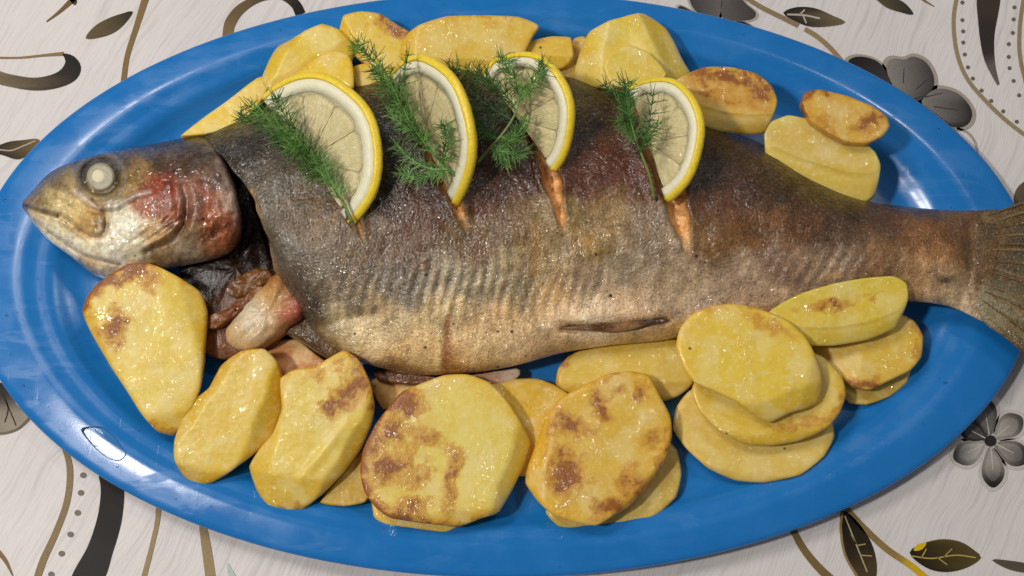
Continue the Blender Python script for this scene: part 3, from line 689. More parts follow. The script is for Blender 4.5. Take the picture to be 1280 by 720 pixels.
def slab(name, outline, z0, gx, gy, th, colf, mat, parent, dome_mm=1.0, nseg=72, seed=1, bumps=.8, wet=.6):
    """lump with a traced plan outline, its top tilted by gx, gy (mm per pixel)"""
    o = resample(outline, nseg); c = o.mean(0)
    rows = []
    prof = [(.0008, 1), (.2, .98), (.4, .92), (.55, .84), (.7, .72), (.82, .56), (.91, .38), (.97, .18), (1, 0)]
    for s, hh in prof:
        q = c + (o - c) * s
        z = (z0 + gx * (q[:, 0] - c[0]) + gy * (q[:, 1] - c[1]) + dome_mm * hh) * 1e-3
        rows.append(P(q[:, 0], q[:, 1], z))
    base = rows[-1]; cb = base.mean(0)
    for s, f in ((1.0, .4), (.97, .8), (.85, 1), (.01, 1)):
        r_ = cb + (base - cb) * s; r_[:, 2] = base[:, 2] - th * 1e-3 * f; rows.append(r_)
    V = np.vstack(rows)
    V[:len(prof) * nseg, 2] += nz(V[:len(prof) * nseg], 220, 3, seed) * bumps * 1e-3
    V[:, 2] = np.maximum(V[:, 2], .0052)
    x, y = PROJ(V); C = colf(x, y)
    return mk(name, V, grid_faces(len(rows), nseg, True)[:, ::-1], mat, parent, attrs={'col': np.clip(C, 0, 1), 'wet': np.full(len(V), wet)})
def keycol(keys, s=12): return lambda x, y: shepard(x, y, keys, s)
DK = (44, 22, 12)
slab('gill_shade_flesh', [(226, 336), (262, 322), (284, 316), (300, 300), (302, 250), (292, 205), (304, 215), (318, 262), (334, 318), (348, 352), (352, 420), (320, 440), (275, 448), (250, 430), (238, 376)], 15, 0, 0, 9,  # flesh mass; near-black keys paint the dark of the gill opening
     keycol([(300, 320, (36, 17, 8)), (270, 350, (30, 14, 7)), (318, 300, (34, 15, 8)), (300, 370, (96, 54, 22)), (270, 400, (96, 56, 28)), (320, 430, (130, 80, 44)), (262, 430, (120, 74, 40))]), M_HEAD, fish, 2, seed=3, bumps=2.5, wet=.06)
slab('gill_membrane', [(282, 362), (300, 345), (322, 335), (338, 340), (340, 352), (322, 362), (300, 372)], 19, 0, 0, 6,
     keycol([(300, 355, (110, 70, 30)), (325, 342, (140, 92, 44)), (335, 350, (100, 52, 24))]), M_HEAD, fish, 1.2, seed=5, bumps=2.0, wet=.4)
slab('gill_ray', [(254, 398), (275, 392), (300, 372), (326, 358), (334, 364), (312, 380), (290, 398), (270, 410), (256, 408)], 21, 0, 0, 5,
     keycol([(270, 402, (130, 76, 34)), (300, 382, (120, 66, 28)), (325, 362, (140, 90, 44))]), M_HEAD, fish, 1.2, seed=6, bumps=2.0, wet=.4)
slab('pectoral_fin_base', [(284, 428), (283, 412), (296, 395), (312, 376), (330, 358), (345, 341), (358, 338), (372, 346), (382, 362), (384, 380), (376, 396), (360, 408), (344, 420), (322, 434), (300, 437)], 24, .03, -.02, 12,
     keycol([(300, 420, (206, 170, 118)), (315, 400, (226, 212, 184)), (330, 405, (214, 190, 150)), (345, 375, (206, 164, 100)), (352, 352, (172, 116, 60)), (375, 375, (158, 66, 48)), (366, 392, (186, 96, 70)), (378, 358, (96, 48, 32)), (340, 415, (206, 160, 104)), (362, 400, (170, 90, 60))]), M_HEAD, fish, 5, seed=7, bumps=2.0)
slab('belly_flap', [(352, 412), (372, 398), (392, 392), (408, 402), (420, 425), (430, 442), (414, 448), (396, 440), (376, 426)], 19, 0, -.03, 8,
     keycol([(370, 412, (110, 86, 58)), (395, 405, (84, 66, 44)), (412, 430, (120, 92, 60)), (395, 435, (70, 48, 30))]), M_FISH, fish, 3, seed=8, bumps=1.0)
slab('belly_edge', [(470, 462), (520, 470), (580, 472), (625, 466), (646, 460), (650, 468), (632, 478), (590, 482), (520, 482), (475, 476)], 14, 0, 0, 7,
     keycol([(500, 474, (120, 72, 36)), (560, 476, (150, 96, 54)), (610, 472, (190, 140, 100)), (640, 466, (226, 206, 184))]), M_HEAD, fish, 2, seed=9)
slab('pelvic_fin', [(698, 410), (730, 405), (770, 403), (806, 399), (828, 398), (835, 401), (812, 405), (790, 411), (765, 414), (730, 412)], 33.2, 0, -.02, 3,
     keycol([(710, 408, (130, 92, 52)), (760, 406, (96, 58, 28)), (820, 401, (70, 40, 20)), (780, 414, (150, 112, 66))]), M_HEAD, fish, .6, seed=10, bumps=1.4, wet=.3)

def make_tail():
    rays = 15
    tail = slab('tail_fin', [(1222, 268), (1250, 262), (1280, 254), (1320, 246), (1360, 240), (1348, 290), (1340, 340), (1338, 390), (1344, 440), (1350, 480), (1310, 462), (1280, 440), (1255, 420), (1228, 398), (1214, 350), (1214, 300)], 24.2, -.02, 0, 3,
         keycol([(1230, 300, (126, 94, 56)), (1260, 270, (104, 82, 44)), (1280, 300, (74, 62, 40)), (1270, 350, (96, 82, 54)), (1250, 390, (140, 130, 100)), (1275, 420, (110, 98, 62)), (1300, 440, (66, 56, 36))], 16), M_FISH, fish, 2.0, seed=11, bumps=.6, wet=.5)
    for i in range(rays):
        f = i / (rays - 1)
        a = np.array([1226 + 4 * math.sin(f * 3.1), 272 + f * 122]); b = np.array([1352 - 18 * math.sin(f * math.pi), 246 + f * 226])
        jj = np.random.RandomState(60 + i); b = b + jj.uniform(-7, 7, 2); a = a + jj.uniform(-5, 5, 2)
        m = (a + b) / 2 + np.array([0, 10 * (f - .5)]) + jj.uniform(-3, 3, 2)
        c = catmull([a, m, b], 14); t = np.linspace(0, 1, 14)
        z = (26.2 - .02 * (c[:, 0] - 1284)) * 1e-3 - .0011 * abs(2 * t - 1) ** 2.5 * (t > .5) - .0012 * abs(2 * f - 1) ** 2.5
        ctr = P(c[:, 0], c[:, 1], z); k_ = 6; an = np.linspace(0, 2 * math.pi, k_, endpoint=False)
        tg = np.gradient(ctr, axis=0); tg /= np.linalg.norm(tg, axis=1)[:, None]
        s = np.cross(tg, [0, 0, 1]); s /= np.linalg.norm(s, axis=1)[:, None]; u = np.cross(s, tg)
        rad = np.interp(t, [0, .35, 1], [.0001, .0007, .0005]) * jj.uniform(.6, 1.25)
        V = ctr[:, None] + rad[:, None, None] * (np.cos(an)[None, :, None] * s[:, None] * 1.2 + np.sin(an)[None, :, None] * u[:, None])
        V = V.reshape(-1, 3); base = lin((128, 104, 66)) if i % 2 else lin((104, 80, 46))
        mk('fin_ray', V, grid_faces(14, k_, True), M_FISH, tail, attrs={'col': np.tile(base * (1 + .3 * f), (len(V), 1)), 'wet': np.full(len(V), .5)})
make_tail()

# ------------------------------------------------------------------ potato slices
YEL = (228, 190, 62); PALE = (230, 206, 118); DEEP = (214, 166, 34); WAX = (222, 196, 100)
NPOT = [0]
def potato(label, outline, z0, gx=0., gy=0., th=7., drop=(0, 0), bs=.92, base=YEL, rimc=DEEP, spots=(), edge=(), seed=None, bumps=.40, facets=(), dome=.2, cuts=()):
    """slice: traced top face tilted by gx, gy (mm per px); drop = sideways run of the cut wall in px; spots = roasted patches (x, y, rx, ry, angle, strength);
    edge = roasted rim lines (polyline, width, strength); facets = (x, y, rx, ry, angle, mm) knife facets"""
    NPOT[0] += 1; seed = NPOT[0] if seed is None else seed
    n = 128; o = resample_cut(outline, n); c = o.mean(0)
    rng = np.random.RandomState(seed)
    ss = list(np.r_[.0008, np.linspace(.03, .92, 22)]) + [.95, .975]
    rows = []
    def top(q, dz=0.):
        z = (z0 + gx * (q[:, 0] - c[0]) + gy * (q[:, 1] - c[1]) + dz) * 1e-3
        return P(q[:, 0], q[:, 1], np.maximum(z, .0065))
    for s in ss:
        dz = dome * (1 - s ** 2) + (-.10 if s > .94 else 0) + (-.25 if s > .97 and drop == (0, 0) else 0)
        rows.append(top(c + (o - c) * s, dz))
    r1 = top(o, -.8 if drop == (0, 0) else -.36); cb = r1.mean(0); rows.append(r1)
    nrm = np.array([-gx / (PXM * 1e3), gy / (PXM * 1e3), 1.]); nrm /= np.linalg.norm(nrm)
    off = np.array([drop[0] * PXM, -drop[1] * PXM, 0])
    for f in (.2, .4, .6, .8, .95, 1.0):
        bul = 1 + .012 * math.sin(f * math.pi)
        sc = (1 + (bs - 1) * f) * bul - (.03 if f == 1. else 0)
        ff = f if drop == (0, 0) else .10 * f + .90 * f ** 1.35
        rows.append(cb + (r1 - cb) * sc + off * f - nrm * th * 1e-3 * ff)
    rows.append(cb + (r1 - cb) * .001 + off - nrm * th * 1e-3)
    V = np.vstack(rows)
    nt = (len(ss) + 1) * n
    lum = nz(V, 55, 2, seed) * bumps * .9 + nz(V, 300, 3, seed + 40) * bumps * .22
    V[:, 2] += lum * 1e-3 * np.r_[np.ones(nt), np.full(len(V) - nt, .6)]
    x0, y0 = PROJ(V)
    for fx, fy, rx, ry, an, mm in facets: V[:, 2] += mm * 1e-3 * blob(x0, y0, fx, fy, rx, ry, an)
    cutm = np.zeros(len(V))
    for fx, fy, an, sl in cuts:
        dd = (x0 - fx) * math.cos(R(an)) + (y0 - fy) * math.sin(R(an)) + 1.5 * np.sin((x0 - y0) / 13 + seed)
        V[:, 2] -= .62 * sl * 1e-3 * np.clip(dd, 0, None); cutm = np.maximum(cutm, np.clip(dd / 5, 0, 1))
    V[:, 2] = np.maximum(V[:, 2], .0054)
    x, y = PROJ(V)
    sarr = np.repeat(ss + [1.] + [1.] * (len(rows) - len(ss) - 1), n)
    m = np.clip((sarr - .72) / .28, 0, 1) ** 1.5
    cc = nz(V, 60, 2, seed + 9)
    m = np.clip(m * .7 + cc * .35 + cutm * .45, 0, 1)[:, None]
    tint = (1 + .04 * rng.randn()) * np.array([1.03, 1.06, .93])
    C = (lin(base) * (1 - m) + lin(rimc) * m) * tint
    br = np.zeros(len(V)); q3 = np.c_[x, y, x * 0]; x = x + 9 * nz(q3, 1 / 15, 3, seed + 3); y = y + 9 * nz(q3, 1 / 15, 3, seed + 5)
    for sx, sy, rx, ry, an, st in spots: br = np.maximum(br, st * blob(x, y, sx, sy, rx, ry, an) ** .8)
    for pl, wd, st in edge: br = np.maximum(br, st * stroke(x, y, pl, wd))
    o = mk('potato_slice', V, grid_faces(len(rows), n, True)[:, ::-1], M_POT, attrs={'col': np.clip(C, 0, 1), 'brown': br})
    return tag(o, label, 'potato slice', 'roasted potato slices around the fish')

# far side, left to right
potato('long thin potato slice leaning behind the nape of the fish', [(226, 170), (250, 150), (285, 125), (322, 97), (338, 96), (332, 118), (312, 145), (290, 160), (258, 168)], 24, 0, .03, 10, base=(228, 196, 92), rimc=(216, 176, 56))
potato('tall wet potato slice at the far left behind the first lemon slice', [(325, 96), (334, 72), (346, 55), (372, 42), (402, 30), (424, 37), (441, 55), (438, 74), (415, 80), (392, 98), (362, 112), (335, 112)], 26, 0, -.03, 9, base=(226, 196, 76), rimc=(216, 178, 40), facets=[(352, 62, 16, 12, 30, 1.4)], cuts=[(358, 72, 215, 0.3), (410, 60, 60, 0.2)])
potato('yellow potato slice directly above the rind of the first lemon slice', [(338, 118), (360, 96), (385, 76), (415, 62), (436, 68), (442, 86), (442, 110), (425, 118), (380, 122)], 30, 0, .03, 8, base=(226, 192, 66), rimc=(214, 172, 34), cuts=[(390, 82, 235, 0.25)])
potato('small potato piece half hidden by the dill on the second lemon slice', [(440, 85), (462, 78), (490, 86), (486, 112), (470, 125), (448, 118)], 24, 0, 0, 7, base=(214, 178, 66))
potato('potato slice with a reddish browned corner at the top left of the far row', [(423, 36), (430, 19), (452, 14), (475, 17), (497, 31), (514, 42), (508, 64), (500, 84), (474, 86), (450, 74), (434, 56)], 26, 0, -.05, 9, base=(224, 192, 84), rimc=(218, 176, 52), spots=[(492, 36, 24, 9, 28, .7)], edge=[([(478, 22), (500, 33), (512, 42)], 6, .6)], cuts=[(446, 48, 150, 0.35)])
potato('widest potato slice of the far row, between second and third lemon slices', [(497, 52), (513, 36), (535, 27), (560, 20), (610, 19), (650, 21), (674, 32), (666, 46), (656, 66), (640, 76), (605, 86), (570, 90), (540, 92), (512, 86), (500, 68)], 30, 0, -.05, 10, base=(222, 188, 84), rimc=(218, 172, 52), edge=[([(560, 20), (610, 19), (652, 21)], 5, .22)], spots=[(620, 32, 30, 5, 0, .14)], cuts=[(580, 74, 92, 0.35), (520, 55, 190, 0.3)])
potato('small blunt potato wedge right of the widest far slice', [(650, 66), (668, 50), (690, 45), (714, 47), (717, 70), (706, 82), (676, 86)], 25, 0, -.03, 9, base=(218, 182, 72), rimc=(206, 164, 44), spots=[(675, 50, 14, 5, 0, .2)], cuts=[(690, 68, 95, 0.35)])
potato('dark yellow sliver of potato wedged behind the third lemon slice', [(686, 86), (708, 68), (718, 48), (732, 46), (734, 80), (722, 98), (700, 102)], 18, 0, 0, 8, base=(190, 150, 40), rimc=(180, 130, 24))
potato('large folded looking potato slice at the far side above the fourth lemon slice', [(718, 94), (721, 72), (730, 48), (738, 34), (764, 25), (806, 15), (834, 28), (846, 46), (856, 68), (866, 85), (852, 96), (838, 108), (800, 116), (760, 112), (735, 106)], 29, 0, -.06, 10, base=(222, 196, 92), rimc=(218, 182, 54), facets=[(815, 70, 14, 40, -25, 1.8), (745, 70, 16, 40, 10, 1.2)], cuts=[(756, 70, 185, 0.3), (822, 70, -25, 0.3)])
potato('pale potato piece in front of the large folded slice, touching the dill', [(754, 84), (762, 66), (786, 56), (812, 66), (834, 92), (822, 108), (790, 112), (764, 106)], 34, .02, -.02, 6, base=(214, 188, 92), rimc=(220, 190, 70))
potato('oval potato slice roasted dark brown on top, right of the fourth lemon slice', [(838, 106), (852, 95), (880, 84), (915, 84), (946, 92), (965, 108), (972, 126), (966, 142), (938, 144), (904, 140), (870, 130), (848, 119)], 34, .0, -.05, 7, drop=(-2, 25), bs=.90, base=(206, 160, 86), rimc=(220, 182, 74),
       spots=[(912, 100, 44, 9, 6, .9), (948, 116, 18, 14, 30, .8), (895, 120, 32, 6, 14, .6)], edge=[([(862, 92), (900, 86), (946, 94), (968, 116)], 5, .6)])
potato('thick pale potato slice at upper right under a browned one', [(955, 168), (964, 152), (985, 144), (1010, 149), (1042, 160), (1076, 174), (1094, 190), (1101, 208), (1090, 218), (1060, 216), (1025, 206), (990, 194), (964, 182)], 32, .0, -.06, 7, drop=(0, 38), bs=.93, base=(216, 186, 110), rimc=(226, 198, 104))
potato('small browned potato slice lying on the thick pale one at upper right', [(1001, 128), (1007, 115), (1025, 112), (1060, 120), (1090, 132), (1108, 145), (1112, 158), (1103, 171), (1082, 180), (1058, 178), (1034, 166), (1012, 151)], 39, 0, -.03, 7, bs=.95, base=(216, 172, 70), rimc=(212, 150, 40),
       spots=[(1086, 153, 20, 10, -20, .95), (1025, 150, 18, 7, 25, .45)], edge=[([(1034, 113), (1010, 115), (1002, 128), (1010, 148)], 7, .75), ([(1012, 150), (1040, 168), (1060, 178)], 6, .35), ([(1060, 120), (1092, 133), (1110, 148)], 4, .4)])
# right heap
potato('flat potato slice leaning on the tail end of the fish, right', [(958, 393), (976, 379), (1003, 366), (1043, 354), (1084, 347), (1118, 345), (1134, 354), (1136, 370), (1124, 388), (1090, 402), (1044, 410), (1004, 410), (974, 403)], 33, 0, -.06, 5, drop=(0, 24), bs=.92, base=(218, 190, 84), rimc=(220, 190, 74),
       spots=[(1036, 382, 20, 6, -14, .62), (1080, 372, 40, 4, -16, .26), (1000, 380, 22, 4, -20, .22)])
potato('bottom potato slice under the browned tip piece at the right end', [(1044, 462), (1050, 490), (1062, 504), (1084, 506), (1112, 496), (1134, 478), (1138, 452), (1095, 440)], 10.5, 0, 0, 5, base=(200, 170, 86))
potato('rightmost potato slice, with a browned lower tip', [(1006, 432), (1036, 414), (1070, 404), (1100, 396), (1124, 392), (1143, 401), (1154, 420), (1152, 446), (1138, 463), (1112, 476), (1088, 487), (1070, 485), (1048, 468), (1026, 450)], 20, 0, -.02, 9, base=(222, 186, 84), rimc=(218, 172, 52), edge=[([(1062, 476), (1080, 484), (1098, 478)], 7, .75), ([(1140, 404), (1152, 424), (1146, 450)], 5, .3)], cuts=[(1076, 450, 185, 0.16)])
potato('bottom slice of the three slice potato stack at right', [(841, 536), (846, 508), (862, 488), (900, 470), (960, 470), (1010, 490), (1038, 520), (1043, 546), (1030, 571), (1000, 594), (956, 603), (920, 600), (885, 585), (858, 561)], 13.5, 0, .01, 7, base=(220, 190, 106), rimc=(220, 182, 90), bumps=.4, cuts=[(930, 588, 100, 0.2)])
potato('middle slice of the three slice potato stack at right', [(864, 488), (880, 455), (930, 425), (985, 428), (1030, 447), (1052, 470), (1058, 492), (1050, 516), (1032, 537), (1000, 550), (965, 556), (930, 554), (896, 536), (874, 514)], 23, 0, .0, 8, base=(222, 190, 84), rimc=(218, 178, 60), spots=[(1006, 528, 40, 9, -8, .42)], edge=[([(1056, 480), (1052, 512), (1030, 538)], 6, .35)], bumps=.4, cuts=[(960, 540, 85, 0.25)])
potato('broad top slice of the three slice potato stack at right', [(845, 432), (850, 410), (866, 392), (892, 382), (922, 380), (956, 388), (986, 402), (1006, 420), (1021, 446), (1029, 472), (1028, 498), (1012, 508), (990, 514), (965, 526), (944, 518), (920, 502), (890, 488), (868, 478), (853, 458)], 34, .01, -.02, 9, base=(226, 196, 84), rimc=(222, 182, 58), spots=[(960, 405, 30, 9, 24, .32)], edge=[([(880, 386), (925, 381), (960, 390)], 7, .22)], cuts=[(955, 500, 70, 0.28), (1010, 470, 10, 0.2)])
potato('long curved potato slice pushed under the fish belly, right of centre', [(695, 480), (698, 460), (711, 445), (736, 432), (780, 421), (820, 418), (846, 421), (862, 446), (867, 478), (850, 493), (832, 499), (800, 500), (750, 500), (715, 492)], 17, 0, -.03, 8, base=(216, 188, 100), rimc=(210, 172, 70), edge=[([(696, 478), (700, 455), (735, 431), (790, 419), (845, 421)], 4, .42)], cuts=[(770, 478, 88, 0.3), (790, 440, -95, 0.15)])
potato('potato slice standing in shade between the two front browned slices', [(606, 482), (638, 474), (670, 473), (696, 482), (714, 496), (708, 525), (694, 565), (672, 592), (645, 594), (640, 540)], 14, 0, -.01, 8, base=(212, 172, 50), rimc=(200, 152, 30))
potato('potato slice beneath the spotted brown slice at front centre right', [(682, 640), (698, 658), (726, 667), (770, 661), (815, 648), (845, 622), (852, 592), (846, 562), (825, 545), (760, 560), (700, 600)], 11.5, 0, 0, 6, base=(208, 178, 96), rimc=(200, 164, 74))
potato('potato slice spotted with many brown roast marks, front centre right', [(657, 602), (660, 580), (672, 550), (682, 522), (700, 498), (730, 482), (760, 467), (790, 464), (812, 470), (825, 495), (838, 520), (840, 546), (830, 580), (812, 606), (790, 631), (765, 646), (745, 657), (715, 652), (690, 643), (672, 626)], 23, .0, -.02, 9, base=(218, 180, 82), rimc=(218, 168, 40),
       spots=[(748, 502, 10, 12, 0, .8), (755, 518, 12, 10, 30, .75), (770, 488, 9, 6, 0, .6), (803, 488, 8, 14, 10, .7), (710, 530, 15, 14, 0, .75), (740, 540, 9, 8, 0, .4), (815, 552, 12, 12, 30, .62), (708, 595, 18, 24, 20, .95), (695, 575, 9, 22, 20, .6), (786, 603, 14, 18, 20, .6), (762, 634, 22, 12, -15, .85), (735, 600, 26, 20, 0, .22), (690, 540, 7, 30, 15, .42)],
       edge=[([(838, 545), (828, 582), (805, 614), (770, 645)], 6, .55), ([(790, 464), (740, 478)], 4, .3)], cuts=[(684, 570, 188, 0.4), (795, 612, 42, 0.35)])
potato('potato slice peeking out beneath the big half browned slice at front', [(465, 610), (467, 645), (480, 657), (520, 662), (558, 667), (576, 655), (605, 632), (600, 570), (500, 560)], 12, 0, 0, 6, base=(214, 182, 92))
potato('big round potato slice browned on its left half, front centre', [(454, 562), (450, 590), (456, 616), (471, 636), (490, 648), (540, 655), (572, 658), (600, 648), (623, 640), (641, 610), (655, 580), (664, 551), (650, 525), (632, 498), (612, 478), (585, 468), (555, 469), (525, 480), (502, 490), (485, 510), (469, 531)], 23, .0, -.02, 9, base=(226, 204, 116), rimc=(222, 180, 62),
       spots=[(507, 503, 20, 16, 20, .95), (493, 535, 15, 18, 0, .72), (488, 585, 20, 17, 0, .95), (527, 545, 20, 13, 20, .6), (525, 595, 13, 16, 30, .55), (564, 600, 9, 40, 10, .6), (566, 560, 12, 12, 0, .35), (522, 635, 20, 12, 0, .62), (470, 560, 17, 40, 0, .55), (500, 560, 50, 70, 0, .2)],
       edge=[([(500, 491), (470, 530), (454, 562), (451, 592), (458, 618), (478, 642), (530, 654)], 9, .85), ([(530, 654), (572, 658), (600, 648)], 5, .5)], cuts=[(636, 570, 20, 0.4), (560, 640, 85, 0.25)])
potato('small potato slice in shade between front slices, low against the rim', [(400, 628), (428, 592), (460, 556), (470, 580), (470, 606), (456, 628), (430, 633)], 11.5, 0, 0, 5, base=(196, 160, 60))
potato('brown juice soaked potato slice under the belly flap', [(330, 446), (346, 426), (372, 424), (392, 440), (412, 456), (400, 480), (365, 490), (345, 480)], 13, 0, 0, 6, base=(190, 124, 66), rimc=(160, 96, 44))
potato('honey coloured potato scrap tucked under the belly at the front', [(462, 478), (485, 466), (515, 466), (535, 478), (510, 500), (478, 512)], 12, 0, 0, 6, base=(200, 142, 64), rimc=(186, 120, 46))
potato('potato slice with one ragged brown patch, front left', [(350, 472), (368, 462), (393, 459), (410, 448), (430, 438), (449, 450), (463, 478), (468, 505), (463, 530), (449, 560), (428, 590), (401, 618), (378, 635), (355, 640), (333, 634), (318, 611), (309, 582), (322, 561), (340, 541), (352, 512), (350, 490)], 24, .02, -.07, 9, base=(228, 200, 98), rimc=(220, 176, 56),
       spots=[(437, 488, 26, 13, -48, .95), (420, 505, 20, 9, -40, .8), (452, 478, 10, 18, -20, .7), (425, 455, 10, 12, 0, .35), (402, 468, 12, 8, 0, .3)], edge=[([(430, 438), (450, 452), (464, 482), (466, 510)], 5, .6), ([(330, 634), (355, 640), (380, 634)], 5, .45)], facets=[(400, 570, 6, 50, 40, .9)], cuts=[(446, 530, 30, 0.42), (350, 592, 98, 0.16), (352, 520, 190, 0.2)])
potato('plain pointed yellow potato slice with wet shine, second from the left in front', [(260, 484), (275, 456), (300, 439), (330, 436), (348, 454), (354, 485), (350, 512), (335, 546), (311, 571), (286, 591), (262, 603), (238, 607), (228, 596), (218, 575), (217, 550), (227, 520), (244, 497)], 22, .01, -.06, 9, base=(228, 196, 82), rimc=(216, 166, 34), facets=[(345, 520, 14, 60, 25, -1.6)], cuts=[(326, 505, 20, 0.34), (250, 585, 100, 0.3), (262, 500, 215, 0.2)])
potato('large potato slice with browned corner leaning on the fish head, front left', [(101, 388), (108, 371), (122, 355), (140, 342), (160, 330), (178, 328), (198, 333), (225, 347), (248, 362), (256, 386), (255, 420), (254, 455), (250, 486), (241, 510), (228, 533), (212, 543), (194, 538), (175, 515), (160, 491), (140, 461), (122, 431), (110, 410)], 27, .0, -.07, 9, base=(230, 202, 100), rimc=(222, 178, 48),
       spots=[(143, 412, 15, 18, 20, .78), (150, 392, 10, 12, 30, .45), (188, 354, 14, 12, 30, .45), (120, 395, 12, 10, 0, .25), (165, 340, 26, 9, -25, .8)],
       edge=[([(102, 386), (120, 358), (150, 336), (178, 329)], 9, 1.0), ([(185, 528), (205, 541), (222, 538)], 6, .4)], facets=[(232, 380, 14, 50, -25, -1.0)], cuts=[(236, 400, -14, 0.28), (196, 522, 75, 0.25), (122, 400, 165, 0.12)])

# ------------------------------------------------------------------ lemon slices
def lemon(label, A, B, AP, zA, zB, seed):
    A3 = P(*A, zA * 1e-3); B3 = P(*B, zB * 1e-3); mid = (A3 + B3) / 2; Rr = np.linalg.norm(B3 - A3) / 2
    z = mid[2] + .01
    for _ in range(30):
        q = P(*AP, z); h = math.hypot(q[0] - mid[0], q[1] - mid[1]); z = mid[2] + math.sqrt(max(Rr * Rr - h * h, (.12 * Rr) ** 2)) * .97
    u = (A3 - B3) / (2 * Rr); vdir = P(*AP, z) - mid; vdir -= u * (vdir @ u); vdir /= np.linalg.norm(vdir)
    nrm = np.cross(u, vdir); nrm *= np.sign(nrm @ (CAMP - mid)); TH = .0042
    root = empty('lemon_slice', mid - nrm * TH, label, 'lemon slice', 'lemon half slices set into the fish')
    rng = np.random.RandomState(seed)
    wob = lambda a: 1 + .012 * np.sin(3 * a + seed) + .008 * np.sin(7 * a + seed * 2)
    def pt(a, r, d): return mid + Rr * r * wob(a) * (math.cos(a) * u + math.sin(a) * vdir) + nrm * d
    def band(name, r0, r1, bev, mat, d0=0., top_d=0.):
        """half ring with closed section; outer side rounded"""
        ang = np.linspace(-.02, math.pi + .02, 70); rows = []
        sec = [(r0, -TH + d0), (r1 - bev, -TH + d0), (r1, -TH * .7), (r1 + bev * .25, -TH * .45), (r1, -TH * .2 + top_d), (r1 - bev, top_d), ((r0 + r1 - bev) / 2, top_d + .0002), (r0, top_d)]
        for a in ang: rows.append([pt(a, r, d) for r, d in sec])
        V = np.array(rows).reshape(-1, 3); ns = len(sec)
        F = grid_faces(70, ns, True).tolist() + [list(range(ns))[::-1], [69 * ns + i for i in range(ns)]]
        V += nz(V, 400, 2, seed)[:, None] * nrm * .00025
        return mk(name, V, F, mat, root)
    band('rind', .93, 1., .035, M_RIND)
    band('pith', .785, .928, .004, M_PITH, .0001, -.0001)
    # core membrane sheet that carries the segments
    nseg = 5; gap = .004
    edges = np.linspace(0, math.pi, nseg + 1); edges[1:-1] += rng.uniform(-.06, .06, nseg - 1)
    ang = np.linspace(0, math.pi, 50); V = [mid - nrm * TH * .92] + [pt(a, .787, -TH * .92) for a in ang] + [mid - nrm * TH * .30] + [pt(a, .787, -TH * .30) for a in ang]
    F = [[0, i, i + 1] for i in range(1, 50)] + [[51, 52 + i, 51 + i] for i in range(1, 50)] + [[0, 51, 52, 1], [0, 50, 101, 51]]
    mk('membrane', V, F, M_PITH2, root, smooth=False)
    for a0, a1 in zip(edges[:-1], edges[1:]):
        na, nr = 16, 16; V = []; rad = []
        for r in np.linspace(.03, 1., nr):
            r0_ = r; rmax = .772
            g = min(gap / max(r, .05), (a1 - a0) * .45)
            for a in np.linspace(a0 + g, a1 - g, na):
                r = r0_ * (rmax - .035 * abs(2 * (a - a0) / (a1 - a0) - 1) ** 4 - .012 * math.sin(a * 9 + seed) ** 2)
                e = min((a - a0 - g) / .12, (a1 - g - a) / .12, r0_ / .1, (1 - r0_) / .08, 1.); e = max(e, 0)
                V.append(pt(a, r, -.0002 - .0006 * (1 - e) ** 2)); rad.append((a * 3, r * 3 + seed * 5, seed))
        V = np.array(V); rad = np.array(rad); nb = len(V)
        V += (nz(V, 500, 3, seed + a0)[:, None] * .00035) * nrm
        Vb = V - nrm * (TH * .28); 
        F = grid_faces(nr, na)
        border = list(range(na)) + [i * na + na - 1 for i in range(1, nr)] + [(nr - 1) * na + i for i in range(na - 2, -1, -1)] + [i * na for i in range(nr - 2, 0, -1)]
        Fs = [(border[i - 1], border[i], border[i] + nb, border[i - 1] + nb) for i in range(len(border))]
        F = F.tolist() + (F[:, ::-1] + nb).tolist() + Fs
        mk('flesh_segment', np.vstack([V, Vb]), F, M_LFLESH, root, attrs={'rad': np.vstack([rad, rad])})
M_PITH2 = mat_simple('lemon_membrane', (.80, .75, .50), .25, .4, .2, 500, .3, .15, trans=.3)
lemon('leftmost lemon half slice, lying nearly flat on the fish', (328, 120), (440, 282), (463, 148), 43, 48, 1)
lemon('second lemon half slice from the head, tilted steeply', (488, 90), (568, 257), (583, 150), 44, 49, 2)
lemon('third lemon half slice from the head, under the bushy dill', (602, 88), (692, 214), (704, 107), 43, 49, 3)
lemon('rightmost lemon half slice, nearest the tail', (785, 108), (833, 251), (873, 148), 43, 49, 4)

